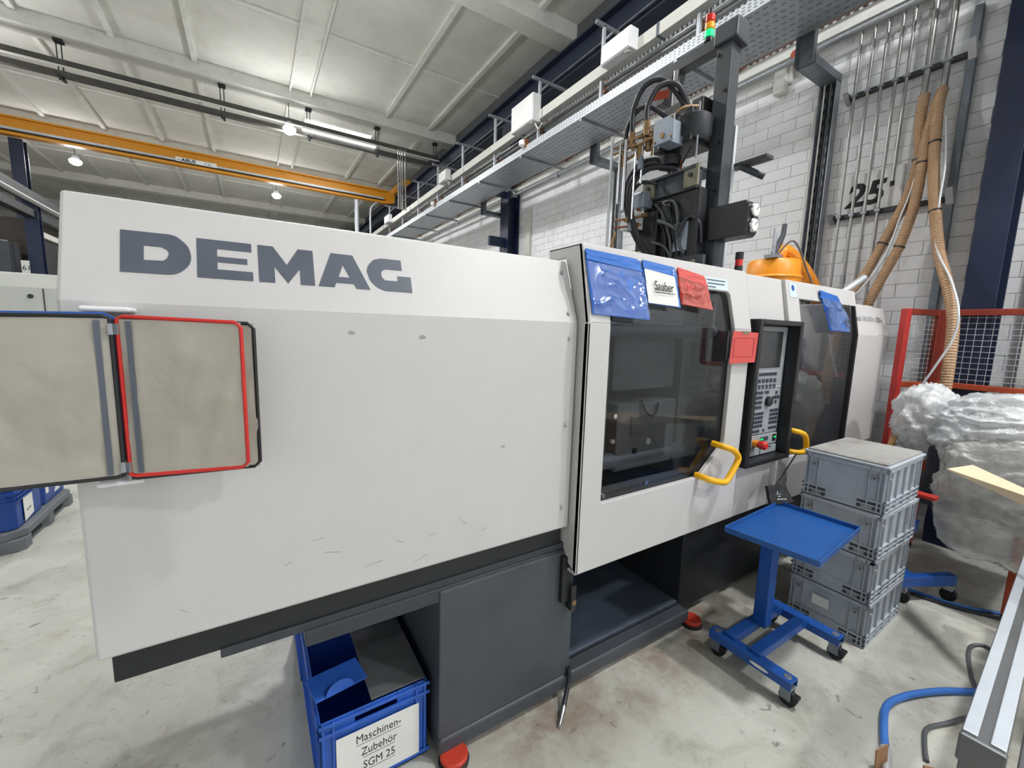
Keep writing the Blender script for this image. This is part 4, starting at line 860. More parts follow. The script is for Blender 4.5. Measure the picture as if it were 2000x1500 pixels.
# orange steel frame table under the wrapping
tb = thing('steel_frame_table', 'rusty orange steel frame table under the plastic wrapped goods', 'table', (4.1, 0.5, 0))
for (x, y) in ((3.92, 0.36), (4.62, 0.36), (4.62, 1.02)):
    G().box(x - 0.03, x + 0.03, y - 0.03, y + 0.03, 0.05, 0.62).build('leg', 'orange_red', tb, bevel=0.004)
    G().cyl((x - 0.015, y, 0.03), (x + 0.015, y, 0.03), 0.03, 14).build('wheel', 'rubber', tb, smooth=True)
G().box(3.89, 4.65, 0.33, 0.39, 0.56, 0.62).box(4.59, 4.65, 0.39, 1.05, 0.56, 0.62).box(3.95, 4.6, 0.34, 0.38, 0.20, 0.24).build('frame', 'orange_red', tb, bevel=0.004)
G().box(3.85, 4.66, 0.05, 1.05, 0.62, 0.66).build('top', 'dark_steel', tb)
gd = thing('wrapped_unit', 'dark grey device inside the clear plastic wrapping', 'device', (4.2, 0.6, 0.66))
G().box(3.98, 4.5, 0.2, 0.85, 0.66, 1.0).build('housing', 'dark_steel', gd, bevel=0.02)
G().obox((3.97, 0.45, 0.70), (3.97, 0.28, 0.92), 0.02, 0.05).build('lever', 'panel_grey', gd)
bg = thing('plastic_wrap', 'crumpled clear plastic bag heaped over the goods beside the red mesh fence', 'plastic bag', (4.15, 0.55, 0.66))
crumple('top_bag', (4.30, 0.44, 1.13), (0.48, 0.46, 0.25), 3.1, 'bag_film', bg, 0.10, 2.6, sub=6)
crumple('peak', (4.14, 0.90, 1.16), (0.20, 0.19, 0.25), 8.3, 'bag_film', bg, 0.16, 2.0, sub=5)
bh = thing('plastic_wrap', 'clear plastic sheet hanging down in front of the steel table', 'plastic bag', (3.84, 0.5, 0.36))
crumple('hanging_bag', (3.84, 0.37, 0.76), (0.10, 0.38, 0.38), 5.5, 'bag_sheet', bh, 0.06, 4.0, sub=6)
# blue wheeled frame behind the grey boxes
bf = thing('wheeled_frame', 'blue steel stand on casters behind the stacked grey boxes', 'stand', (3.72, 0.8, 0))
G().obox((3.56, 0.80, 0.145), (3.93, 0.615, 0.145), 0.05, 0.07).build('foot_rail', 'blue', bf, bevel=0.004)
G().obox((3.66, 0.76, 0.145), (4.05, 1.15, 0.145), 0.05, 0.06).obox((3.56, 0.80, 0.145), (3.80, 1.2, 0.145), 0.05, 0.06).build('foot_arm', 'blue', bf, bevel=0.004)
G().box(3.60, 3.65, 0.84, 0.89, 0.17, 0.95).build('post', 'blue', bf, bevel=0.004)
G().box(3.60, 3.85, 0.80, 0.88, 0.42, 0.50).build('bracket', 'blue', bf, bevel=0.004)
G().box(3.62, 3.70, 0.70, 0.88, 0.72, 0.74).build('red_bar', 'fence_red', bf)
for (x, y) in ((3.59, 0.785), (3.90, 0.63), (4.03, 1.13)):
    cs = G().box(x - 0.02, x + 0.02, y - 0.03, y + 0.02, 0.07, 0.11).cyl((x, y, 0.08), (x, y, 0.12), 0.015, 12).build('caster', 'galvanised', bf, bevel=0.003)
    G().cyl((x - 0.016, y - 0.01, 0.042), (x + 0.016, y - 0.01, 0.042), 0.042, 18).build('wheel', 'rubber', cs, smooth=True)
# loose boards
bd = [Vector(q) for q in ((3.50, 0.65, 0.97), (3.60, 0.567, 1.003), (3.0, 0.10, 0.99), (2.90, -0.02, 0.903))]
bd += [q - Vector((0.002, 0.001, 0.005)) for q in bd]
ct = thing('cardboard_carton', 'cardboard carton at the right edge with a long beige flap before the plastic wrapping', 'carton', (3.1, -0.15, 0))
G().box(2.84, 3.34, -0.40, 0.085, 0.0, 0.90).build('body', 'card_dark', ct, bevel=0.004)
G().add(bd, [(0, 1, 2, 3), (7, 6, 5, 4), (0, 4, 5, 1), (1, 5, 6, 2), (2, 6, 7, 3), (3, 7, 4, 0)]).build('flap', 'card', ct)
G().box(2.86, 3.32, -0.38, 0.03, 0.90, 0.906).build('tape', 'card', ct)
st_ = thing('wooden_stick', 'wooden stick leaning between red fence post and plastic bag', 'stick', (4.05, 1.08, 0.7))
G().obox((3.98, 1.085, 0.70), (4.22, 1.04, 1.34), 0.035, 0.03).build('stick', 'wood', st_, bevel=0.004)
G().obox((4.195, 1.0445, 1.275), (4.202, 1.0435, 1.292), 0.037, 0.032).build('black_band', 'rubber', st_)
# red mesh fence
def fence(t, A, B, z0, z1, zm, pitch, post_b=True, m1='fence_red'):
    A = Vector((A[0], A[1], 0)); B = Vector((B[0], B[1], 0)); d = (B - A).normalized()
    Z = lambda q, z: Vector((q.x, q.y, z))
    for k, q in enumerate((A, B) if post_b else (A,)):
        G().obox(Z(q, 0.0 if k == 0 else z0), Z(q, z1), 0.05, 0.05, up=d).build('post', m1 if k == 0 else 'fence_dark', t, bevel=0.004)
    G().obox(Z(A, z1 - 0.025), Z(B, z1 - 0.025), 0.045, 0.05).build('rail', 'fence_dark', t, bevel=0.004)
    G().obox(Z(A, zm), Z(B, zm), 0.045, 0.045).build('rail', 'orange_red', t, bevel=0.004)
    m = G(); L = (B - A).length; n = max(1, int(L / pitch))
    for i in range(1, n): q = A + d * (L * i / n); m.cyl(Z(q, z0), Z(q, z1 - 0.03), 0.002, 4)
    z = z0
    while z < z1 - 0.03: m.cyl(Z(A, z), Z(B, z), 0.002, 4); z += pitch
    tag(m.build('wire_mesh', 'galv_light', t), None, kind='stuff')
t = thing('mesh_fence', 'narrow red framed mesh fence panel beside the machine end', 'fence', (4.6, 1.22, 0))
fence(t, (4.56, 1.225), (4.86, 1.10), 0.1, 1.985, 1.36, 0.04)
t = thing('mesh_fence', 'wide red framed mesh fence panel in front of the dark blue column', 'fence', (4.86, 0.5, 0))
fence(t, (4.86, 1.06), (4.86, -0.6), 1.38, 1.985, 1.37, 0.045, True, 'fence_dark')
# aluminium profile bench
al = thing('profile_bench', 'aluminium profile rail bench with two pale strips at the right foreground', 'bench', (2.4, 0.19, 0))
D = Vector((1, 0.062, 0)).normalized(); P0_ = Vector((1.70, 0.155, 0)); Nn = Vector((-D.y, D.x, 0))
def bar(off, wd, z0, z1, a=0.0, b=2.0): 
    p = P0_ + D * a + Nn * off + Vector((0, 0, (z0 + z1) / 2)); q = P0_ + D * b + Nn * off + Vector((0, 0, (z0 + z1) / 2)); return (p, q, wd, z1 - z0)
G().obox(*bar(0.0, 0.088, 0.52, 0.60)).build('profile', 'alu_dark', al, bevel=0.004)
for o_ in (0.027, -0.027): G().obox(*bar(o_, 0.030, 0.598, 0.606, 0.012)).build('strip', 'alu', al, bevel=0.002)
G().obox(*bar(0.0, 0.092, 0.518, 0.604, -0.012, 0.0)).build('end_cap', 'alu_dark', al, bevel=0.006)
for a in (0.1, 1.7): G().obox(P0_ + D * a + Vector((0, 0, 0.0)), P0_ + D * a + Vector((0, 0, 0.52)), 0.08, 0.08, up=(1, 0, 0)).build('leg', 'alu_dark', al, bevel=0.004)
G().obox(*bar(-0.075, 0.02, 0.40, 0.52, 0.05, 1.9)).build('side_rail', 'alu_dark', al, bevel=0.003)
# hoses and cables on the floor
t = thing('air_hose', 'bright blue air hose curving across the floor', 'hose', (2.4, 0.45, 0))
G().tube([(2.95, 0.26, 0.10), (2.96, 0.32, 0.016), (2.80, 0.415, 0.016), (2.62, 0.49, 0.016), (2.46, 0.52, 0.016), (2.30, 0.485, 0.016), (2.17, 0.44, 0.016)], 0.015, 12, sub=6).build('hose', 'hose_blue', t, smooth=True)
G().tube([(2.185, 0.446, 0.017), (2.12, 0.425, 0.02), (2.06, 0.405, 0.02)], [0.019, 0.019, 0.012], 12).build('connector', 'galv_light', t, smooth=True)
tag(G().tube([(2.75, 0.24, 0.02), (2.73, 0.30, 0.009), (2.60, 0.345, 0.009), (2.48, 0.385, 0.009), (2.38, 0.37, 0.009), (2.28, 0.34, 0.009)], 0.009, 10, sub=6).build('power_cable', 'hose_grey', smooth=True), 'grey cable looping on the floor beside the blue hose', 'cable')
tag(G().tube([(3.42, 0.335, 0.02), (3.47, 0.38, 0.009), (3.40, 0.418, 0.009), (3.27, 0.405, 0.009), (3.05, 0.35, 0.009), (2.95, 0.30, 0.02)], 0.009, 10, sub=6).build('power_cable', 'hose_grey', smooth=True), 'grey cable loop on the floor behind the profile bench', 'cable')
tag(G().tube([(3.75, 0.95, 0.02), (3.82, 0.66, 0.012), (3.88, 0.52, 0.012), (3.98, 0.40, 0.012), (4.1, 0.25, 0.012)], 0.011, 10, sub=6).build('power_cable', 'hose_blue', smooth=True), 'thin blue cable on the floor under the wrapped goods', 'cable')
tag(G().tube([(3.70, 0.98, 0.012), (3.78, 0.64, 0.012), (3.84, 0.50, 0.012), (3.93, 0.36, 0.012)], 0.009, 10, sub=6).build('power_cable', 'hose_black', smooth=True), 'thin black cable on the floor next to the blue caster stand', 'cable')
t = thing('cardboard_box', 'torn brown cardboard box edge at the bottom of the picture', 'cardboard', (2.1, 0.32, 0))
G().plate([(0, 0), (0.16, 0), (0.16, 0.13), (0, 0.15)], (2.03, 0.30, 0), (0.75, -0.6, 0.0), (0.25, 0.1, 0.9), 0.006).build('flap', 'card_dark', t)
G().plate([(0, 0), (0.05, 0), (0.05, 0.10), (0, 0.08)], (2.05, 0.44, 0), (0.8, -0.4, 0.0), (0.2, 0.1, 0.9), 0.006).build('flap', 'card_dark', t)
# ---------------------------------------------------------------- things on the right wall
def column(y0, y1, x0=4.88, x1=5.16, label=''):
    t = thing('steel_column', label, 'column', ((x0 + x1) / 2, (y0 + y1) / 2, 0))
    G().box(x0, x0 + 0.018, y0, y1, 0, 6.17).box(x1 - 0.018, x1, y0, y1, 0, 6.17).build('flange', 'column_blue', t, bevel=0.003)
    G().box(x0 + 0.01, x1 - 0.01, (y0 + y1) / 2 - 0.006, (y0 + y1) / 2 + 0.006, 0, 6.17).build('web', 'column_blue', t)
    return t
column(0.80, 0.985, label='dark blue steel column in front of the brick wall by the mesh fence')
fc = column(8.15, 8.50, label='distant dark blue steel column under the cable tray')
G().box(4.55, 4.88, 8.25, 8.40, 4.62, 4.72).box(4.5, 4.88, 8.28, 8.36, 3.55, 3.75).build('arm', 'column_blue', fc, bevel=0.003)
# wall pipes
PIPE = ['first thin steel wall pipe beside the vertical cable tray', 'second thin steel wall pipe, crossing the digit 2', 'third thin steel wall pipe, between the digits of 25', 'fourth thin steel wall pipe, crossing the digit 5', 'fifth thin steel wall pipe, short one with an open lower end', 'sixth steel wall pipe, feeding the left tan hose', 'seventh steel wall pipe, feeding the right tan hose']
PY = [2.00, 1.895, 1.795, 1.69, 1.61, 1.475, 1.35]
PB = [0.3, 0.3, 0.3, 0.3, 3.18, 3.80, 3.86]
for lab, y, zb in zip(PIPE, PY, PB):
    r = 0.013 if y > 1.5 else 0.024
    t = thing('wall_pipe', lab, 'pipe', (5.11, y, zb), 'steel pipes on the wall')
    G().cyl((5.11, y, zb), (5.11, y, 5.6), r, 12).build('pipe', 'pipe_steel', t, smooth=True)
    for z in (4.09, 2.945):
        if z > zb: G().box(5.105 - r - 0.006, 5.14, y - r - 0.008, y + r + 0.008, z - 0.012, z + 0.012).build('clamp', 'galvanised', t, bevel=0.002)
    if y == 1.895: G().cyl((5.11, y, 2.28), (5.11, y, 2.36), r + 0.006, 12).build('coupling', 'galvanised', t, smooth=True)
    if y == 1.61: G().cyl((5.11, y, 3.15), (5.11, y, 3.19), r + 0.004, 12).build('end_cap', 'rubber', t, smooth=True)
for z, ya, yb, lab in ((4.09, 2.06, 1.19, 'upper black strut holding the wall pipes'), (2.945, 2.07, 1.19, 'lower black strut holding the wall pipes below the number')):
    t = thing('pipe_strut', lab, 'strut', (5.14, 1.6, z))
    G().box(5.125, 5.165, yb, ya, z - 0.022, z + 0.022).build('bar', 'black_steel', t, bevel=0.003)
    G().prism([(5.05, z + 0.03), (5.18, z + 0.03), (5.18, z - 0.05), (5.15, z - 0.05)], 'y', ya - 0.02, ya + 0.02).build('bracket', 'galvanised', t, bevel=0.002)
    G().prism([(5.03, z + 0.07), (5.18, z + 0.07), (5.18, z - 0.05), (5.13, z - 0.05)], 'y', yb - 0.01, yb + 0.04).build('bracket', 'galv_light', t, bevel=0.002)
tag(G().box(5.13, 5.185, 1.185, 1.24, 0.2, 4.45).build('drain_pipe', 'galv_dark', bevel=0.006), 'dark square pipe standing upright on the wall left of the blue column', 'pipe')
# number sign
t = thing('number_sign', 'white sign with black number 25 on the brick wall behind the pipes', 'sign', (5.18, 1.83, 2.97))
G().box(5.172, 5.185, 1.55, 2.02, 2.965, 3.34).build('board', 'white_plastic', t)
text('number', '25', 0.295, (5.171, 1.985, 3.04), (0, -1, 0), (0, 0, 1), 'ink', t, bold=0.010, shear=0.16, sx=1.02, depth=0.001)
# vertical cable trays that bend out to the overhead tray
def drop(y, lab, zt=4.30):
    t = thing('cable_drop', lab, 'cable tray', (5.1, y, 0))
    G().box(5.15, 5.185, y - 0.07, y + 0.07, 0.3, zt).build('back_plate', 'galv_dark', t)
    for s_ in (-0.075, 0.075): G().box(5.09, 5.185, y + s_ - 0.004, y + s_ + 0.004, 0.3, zt + 0.01).build('side_rail', 'galvanised', t)
    g = G()
    z = 0.4
    while z < zt: g.box(5.146, 5.152, y - 0.045, y - 0.020, z, z + 0.05); g.box(5.146, 5.152, y + 0.020, y + 0.045, z, z + 0.05); z += 0.11
    tag(g.build('slots', 'black_steel', t), None, kind='stuff')
    for k in range(4): G().cyl((5.13 - 0.01 * (k % 2), y - 0.045 + 0.028 * k, 0.3), (5.13 - 0.01 * (k % 2), y - 0.045 + 0.028 * k, zt), 0.008, 8).build('cable', ['hose_black', 'hose_grey', 'hose_black', 'trunking'][k], t, smooth=True)
    G().box(4.60, 5.185, y - 0.075, y + 0.075, zt, zt + 0.012).box(4.60, 5.185, y - 0.079, y - 0.073, zt, zt + 0.075).box(4.60, 5.185, y + 0.073, y + 0.079, zt, zt + 0.075).build('bend', 'galv_dark', t)
    G().box(4.598, 4.61, y - 0.075, y + 0.075, zt, zt + 0.36).box(4.55, 4.61, y - 0.079, y - 0.073, zt, zt + 0.36).box(4.55, 4.61, y + 0.073, y + 0.079, zt, zt + 0.36).build('riser', 'galv_dark', t)
    return t
drop(2.235, 'galvanised cable tray dropping down the wall beside the number 25')
drop(5.12, 'galvanised cable tray dropping down the wall behind the vertical injection unit')
drop(8.75, 'far galvanised cable tray dropping down the wall behind the blue column')
for y, lab in ((2.345, 'slim white cable duct on the wall beside the near cable drop'), (7.75, 'white cable duct on the wall right of the far blue column')):
    tag(G().box(5.14, 5.185, y - (0.012 if y < 3 else 0.07), y + (0.012 if y < 3 else 0.07), 0.4, 4.14 if y < 3 else 4.3).build('wall_duct', 'trunking', bevel=0.003), lab, 'duct')
# tan conveying hoses
def tan(lab, pts, r=0.036, ties=()):
    t = thing('conveying_hose', lab, 'hose', pts[-1], 'tan conveying hoses')
    G().tube(pts, r, 12, sub=8, ridge=0.004, pitch=0.011).build('hose', 'hose_tan', t, smooth=False)
    for i in (2, 4): 
        p = Vector(pts[i]); q = Vector(pts[i + 1]); G().tube([p, p + (q - p).normalized() * 0.012], r + 0.007, 12).build('cable_tie', 'hose_black', t)
    return t
t = tan('left tan ribbed hose running down the wall to the machine', [(5.08, 1.46, 3.86), (5.05, 1.455, 3.6), (5.02, 1.42, 3.3), (4.98, 1.46, 2.95), (4.93, 1.56, 2.6), (4.86, 1.64, 2.32), (4.70, 1.72, 2.12), (4.45, 1.80, 2.02)])
G().tube([(5.0, 1.42, 3.3), (4.96, 1.42, 3.05), (4.92, 1.46, 2.8), (4.86, 1.50, 2.5), (4.82, 1.60, 2.25), (4.70, 1.68, 2.08)], 0.008, 8, sub=5).build('clear_line', 'galv_light', t, smooth=True)
tan('second tan ribbed hose crossing beside the left one below its tie', [(5.07, 1.36, 3.80), (5.02, 1.385, 3.50), (4.96, 1.375, 3.25), (4.93, 1.38, 2.9), (4.90, 1.43, 2.55), (4.86, 1.52, 2.25), (4.82, 1.58, 2.0), (4.82, 1.60, 1.8)])
t = tan('right tan ribbed hose hanging down in front of the mesh fence', [(5.08, 1.345, 3.86), (5.03, 1.345, 3.70), (4.98, 1.32, 3.4), (4.92, 1.28, 3.1), (4.85, 1.22, 2.8), (4.78, 1.14, 2.45), (4.72, 1.04, 2.15), (4.66, 0.97, 1.9), (4.62, 0.945, 1.6), (4.60, 0.94, 1.3), (4.58, 0.95, 1.1)])
G().tube([(5.0, 1.28, 3.6), (4.92, 1.22, 3.2), (4.84, 1.20, 2.85), (4.76, 1.16, 2.5), (4.68, 1.02, 2.2), (4.58, 0.93, 1.95), (4.55, 0.93, 1.75), (4.52, 0.99, 1.55), (4.50, 1.05, 1.38)], 0.008, 8, sub=5).build('clear_line', 'galv_light', t, smooth=True)
t = thing('suction_lance', 'pale steel suction tube lying across the tan hoses behind the machine', 'pipe', (4.6, 1.6, 2.1))
G().tube([(4.35, 1.72, 2.03), (4.62, 1.555, 2.27)], 0.028, 14, cap=False).build('tube', 'galv_light', t, smooth=True)
# orange hopper
hp = thing('material_hopper', 'orange round material loader on the machine roof in front of the wall', 'hopper', (4.15, 2.10, 2.0))
G().lathe([(0.10, 2.0), (0.20, 2.10), (0.225, 2.22), (0.232, 2.25), (0.232, 2.27), (0.222, 2.28), (0.215, 2.40), (0.20, 2.42), (0.05, 2.43)], 4.15, 2.10, 28).build('drum', 'hopper_orange', hp, smooth=True)
G().lathe([(0.238, 2.252), (0.244, 2.262), (0.238, 2.272)], 4.15, 2.10, 28).build('clamp_ring', 'hopper_orange', hp, smooth=True)
G().tube([(4.18, 2.10, 2.40), (4.24, 2.08, 2.52), (4.40, 2.05, 2.47), (4.62, 2.0, 2.30), (4.8, 1.95, 2.05)], 0.06, 12, sub=6, ridge=0.003, pitch=0.012).build('feed_hose', 'hopper_orange', hp)
G().tube([(4.14, 2.10, 2.42), (4.18, 2.10, 2.56), (4.22, 2.08, 2.66), (4.23, 2.08, 2.76)], [0.03, 0.03, 0.022, 0.02], 12).build('suction_pipe', 'dark_steel', hp, smooth=True)
G().tube([(4.05, 2.05, 2.42), (4.15, 1.95, 2.58), (4.28, 1.86, 2.30), (4.35, 1.8, 2.1)], 0.008, 8, sub=6).tube([(4.1, 2.1, 2.5), (4.0, 2.05, 2.47), (3.95, 2.0, 2.43)], 0.01, 8).build('signal_cable', 'hose_grey', hp, smooth=True)
G().box(3.93, 4.05, 1.98, 2.08, 2.42, 2.45).cyl((3.97, 2.03, 2.44), (3.97, 2.03, 2.68), 0.007, 8).cyl((4.0, 2.03, 2.44), (4.05, 2.05, 2.66), 0.007, 8).build('bracket', 'galvanised', hp)
# grey pipe upright behind the fence and blue guard at the far right
tag(G().box(5.08, 5.185, 0.60, 0.66, 0.0, 5.0).build('wall_conduit', 'plaster', bevel=0.006), 'worn grey upright duct on the wall right of the blue column', 'duct')
t = thing('blue_guard', 'bright blue steel guard behind the wide mesh fence', 'guard', (5.05, 0.42, 0))
G().box(5.02, 5.08, 0.455, 0.52, 0, 1.72).box(5.02, 5.08, 0.2, 0.26, 0, 1.72).build('post', 'blue', t, bevel=0.004)
G().box(5.02, 5.08, 0.2, 0.52, 1.66, 1.72).build('rail', 'blue', t, bevel=0.004)
G().box(5.04, 5.06, 0.27, 0.45, 0.1, 1.6).build('panel', 'dark_steel', t)
# ---------------------------------------------------------------- overhead: runway, trays, crane, lamps
t = thing('crane_runway_beam', 'dark navy steel runway beam along the top of the wall', 'beam', (5.05, 13, 6.17))
G().box(5.04, 5.06, -4, 33, 6.20, 6.66).build('web', 'beam_navy', t)
G().box(4.92, 5.18, -4, 33, 6.17, 6.20).box(4.92, 5.18, -4, 33, 6.66, 6.69).build('flange', 'beam_navy', t)
G().box(4.97, 5.02, -4, 33, 6.32, 6.35).build('conductor_rail', 'galv_dark', t)
# perforated cable tray on hanging posts
t = thing('cable_tray', 'long galvanised perforated cable tray running beside the wall', 'cable tray', (4.2, 12, 4.55))
G().box(3.86, 4.54, 0.2, 30, 4.55, 4.558).build('tray_floor', 'galvanised', t)
G().box(3.855, 3.862, 0.2, 30, 4.55, 4.65).box(4.535, 4.542, 0.2, 30, 4.55, 4.65).build('tray_side', 'galv_light', t)
g = G(); y = 1.0
while y < 14: 
    for z in (4.572, 4.598, 4.624): g.box(3.8535, 3.8555, y, y + 0.030, z, z + 0.010)
    y += 0.055
tag(g.build('perforation', 'galv_dark', t), None, kind='stuff')
g = G(); y = 1.0
while y < 8:
    for k in range(8): g.box(3.90 + 0.08 * k, 3.915 + 0.08 * k, y + 0.03 * (k % 2), y + 0.035 + 0.03 * (k % 2), 4.548, 4.5505)
    y += 0.07
tag(g.build('floor_slots', 'galv_dark', t), None, kind='stuff')
PO = ['nearest', 'second', 'third', 'fourth', 'fifth', 'sixth', 'seventh', 'eighth']
ypos = [4.63 + 1.48 * k for k in range(8)]
def tray_post(t, y):
    G().box(4.18, 4.22, y - 0.02, y + 0.02, 4.56, 5.80).build('post', 'galv_light', t, bevel=0.002)
    G().obox((4.05, y, 5.80), (4.75, y, 5.80), 0.04, 0.045).build('cross_arm', 'galvanised', t, bevel=0.002)
    G().obox((4.20, y, 5.62), (4.36, y, 5.79), 0.02, 0.02).build('brace', 'galv_light', t)
    G().obox((3.86, y, 4.535), (4.75, y, 4.535), 0.04, 0.03).build('tray_arm', 'galvanised', t)
    return t
for k, y in enumerate([3.15] + ypos):
    lab = ['galvanised tray post hidden behind the signal tower', 'tray post with white junction box, nearest to the signal tower', 'second tray post along the overhead cable duct', 'third tray post along the overhead cable duct', 'fourth tray post along the overhead cable duct', 'fifth tray post along the overhead cable duct', 'sixth tray post along the overhead cable duct', 'seventh tray post along the overhead cable duct', 'last visible tray post along the overhead cable duct'][k]
    tray_post(thing('tray_post', lab, 'post', (4.2, y, 4.55), 'hanging posts of the cable tray'), y)
t = thing('cable_duct', 'long cream cable duct above the perforated tray', 'duct', (4.2, 12, 5.13))
for k, y in enumerate([0.0 + 2.96 * i for i in range(10)]):
    G().box(4.12, 4.24, y, y + 2.94, 5.13, 5.27).build('duct_length', 'trunking', t, bevel=0.004)
    G().box(4.116, 4.244, y + 0.66, y + 0.70, 5.128, 5.272).build('joint_band', 'letter_grey', t)
# junction boxes
def jbox(name, lab, x0, x1, y0, y1, z0, z1, cable=True):
    t = thing(name, lab, 'junction box', ((x0 + x1) / 2, (y0 + y1) / 2, z0))
    G().box(x0, x1, y0, y1, z0, z1).build('housing', 'white_plastic', t, bevel=0.008)
    G().box(x0 - 0.012, x0, y0 + 0.01, y1 - 0.01, z0 + 0.01, z1 - 0.01).build('cover', 'white_plastic', t, bevel=0.006)
    G().box(x0 + 0.02, x0 + 0.07, y0 + 0.04, y0 + 0.10, z0 - 0.02, z0).build('outlet', 'trunking', t, bevel=0.004)
    if cable: G().tube([((x0 + x1) / 2, y0 + 0.05, z0), ((x0 + x1) / 2, y0 - 0.02, z0 - 0.10), ((x0 + x1) / 2 - 0.05, y0 - 0.15, z0 - 0.18), ((x0 + x1) / 2 - 0.1, y0 - 0.3, z0 - 0.17)], 0.012, 8, sub=5).build('cable', 'trunking', t, smooth=True)
jbox('junction_box', 'wide white junction box on the cable duct next to the signal tower', 3.98, 4.12, 3.93, 4.42, 5.12, 5.36, False)
jbox('junction_box', 'square white junction box with a cable below it on the cable duct', 3.98, 4.14, 5.97, 6.62, 5.08, 5.50)
jbox('junction_box', 'small white socket box far along the cable duct', 4.0, 4.12, 9.55, 10.0, 5.16, 5.40)
jbox('junction_box', 'tiny pale socket box farthest along the cable duct', 4.0, 4.12, 14.4, 14.9, 5.16, 5.40, False)
for k, (y, z) in enumerate(((6.0, 4.75), (9.9, 4.72), (14.8, 4.72))):
    t = thing('socket_cap', ['round white socket on the tray edge below the square junction box', 'round white socket on the tray edge near the distant column', 'round white socket at the far end of the tray'][k], 'socket', (3.82, y, z))
    G().lathe([(0.03, -0.05), (0.055, -0.03), (0.055, 0.03), (0.03, 0.05)], 3.82, y, 14, z - 0.06).build('body', 'white_plastic', t, smooth=True)
    G().box(3.83, 3.90, y - 0.07, y - 0.05, z - 0.13, z + 0.0).build('plate', 'copper', t)
# pipes running along the tray
for k, (x, z, r, m, lab) in enumerate(((4.34, 5.075, 0.030, 'pipe_steel', 'bright steel pipe lying along the tray nearest the posts'), (4.40, 5.17, 0.024, 'galvanised', 'slimmer galvanised pipe above the bright pipe'), (4.47, 5.26, 0.020, 'pipe_steel', 'thin steel pipe just behind the cable duct'), (4.64, 5.38, 0.034, 'galv_dark', 'thick dark pipe behind the thin pipes'), (4.98, 4.62, 0.030, 'galvanised', 'dull pipe running under the tray along the wall'))):
    t = thing('service_pipe', lab, 'pipe', (x, 14, z))
    G().cyl((x, 0.2, z), (x, 30, z), r, 10).build('pipe', m, t, smooth=True)
    for j in range(9):
        y = 3.2 + 1.48 * j + 0.1 * k
        G().box(x - r - 0.008, x + r + 0.008, y - 0.02, y + 0.02, z - r - 0.02, z + r + 0.008).build('clip', 'rust' if k in (0, 3) else 'galvanised', t)
t = thing('rusty_pipe', 'brown rusted pipe along the ledge at the top of the brick wall', 'pipe', (5.06, 14, 4.86))
G().cyl((5.06, 0.8, 4.90), (5.06, 30, 4.90), 0.035, 10).build('pipe', 'rust', t, smooth=True)
for j in range(10): G().box(5.0, 5.2, 1.6 + 1.6 * j, 1.66 + 1.6 * j, 4.84, 4.95).build('bracket', 'rust', t)
t = thing('plaster_lump', 'cracked pale plaster lump with a reddish pipe stub below the ledge', 'plaster', (5.1, 2.72, 4.4))
G().box(5.10, 5.19, 2.66, 2.80, 4.42, 4.72).box(5.13, 5.19, 2.62, 2.70, 4.50, 4.70).build('lump', 'plaster', t, bevel=0.02)
G().cyl((5.0, 2.55, 4.70), (5.16, 2.55, 4.70), 0.04, 12).build('stub', 'orange_red', t, smooth=True)
# overhead crane
cr_ = thing('overhead_crane', 'yellow orange bridge crane with a white maker plate', 'crane', (0, 16.5, 6.3))
G().box(-12, 4.55, 16.48, 16.50, 6.34, 6.74).box(-12, 4.55, 16.38, 16.60, 6.70, 6.74).box(-12, 4.55, 16.38, 16.60, 6.28, 6.33).prism([(4.55, 6.74), (4.80, 6.56), (4.80, 6.34), (4.55, 6.28)], 'y', 16.40, 16.58).build('bridge_girder', 'crane_yellow', cr_)
G().box(-12, 4.4, 16.40, 16.47, 6.40, 6.46).build('cable_rail', 'galv_light', cr_); G().box(-12, 4.4, 16.39, 16.41, 6.37, 6.40).build('cable_chain', 'black_plastic', cr_)
ec = G().box(4.80, 5.10, 15.4, 17.6, 6.70, 6.95).build('end_carriage', 'crane_yellow', cr_, bevel=0.02)
G().box(4.79, 4.81, 15.5, 15.75, 6.72, 6.92).build('yellow_panel', 'yellow', ec); G().obox((4.7, 15.2, 6.6), (4.7, 15.5, 6.6), 0.15, 0.12).build('drive_motor', 'blue', ec, bevel=0.02)
sgn = G().box(-1.70, -0.70, 16.36, 16.38, 6.385, 6.505).build('maker_plate', 'white_plastic', cr_)
text('maker_name', '- ABUS', 0.125, (-1.66, 16.358, 6.40), (1, 0, 0), (0, 0, 1), 'beam_navy', sgn, bold=0.004, shear=0.15, sx=1.15)
text('load_rating', '3.2t', 0.10, (-1.02, 16.358, 6.41), (1, 0, 0), (0, 0, 1), 'letter_grey', sgn, sx=1.2)
# hanging double rail with fluorescent strip
hr = thing('conductor_rail_pair', 'dark double rail hanging below the ceiling from thin rods', 'rail', (-2, 12.2, 6.4))
G().box(-12, 4.85, 12.16, 12.26, 6.58, 6.67).build('upper_rail', 'rail_dark', hr); G().box(-12, 4.85, 12.16, 12.28, 6.36, 6.46).build('lower_rail', 'rail_dark', hr)
G().cyl((-12, 12.12, 6.53), (4.85, 12.12, 6.53), 0.02, 8).build('cable', 'trunking', hr)
for x in (-8.5, -5.6, -2.95, -0.35, 1.42, 3.1, 4.75):
    h_ = G().cyl((x - 0.03, 12.22, 6.3), (x - 0.03, 12.22, 7.05), 0.010, 6).cyl((x + 0.04, 12.22, 6.3), (x + 0.04, 12.22, 7.05), 0.010, 6).box(x - 0.06, x + 0.08, 12.15, 12.29, 6.98, 7.06).obox((x - 0.02, 12.05, 6.33), (x + 0.03, 12.34, 6.33), 0.04, 0.05)
    h_.build('hanger', 'black_steel', hr)
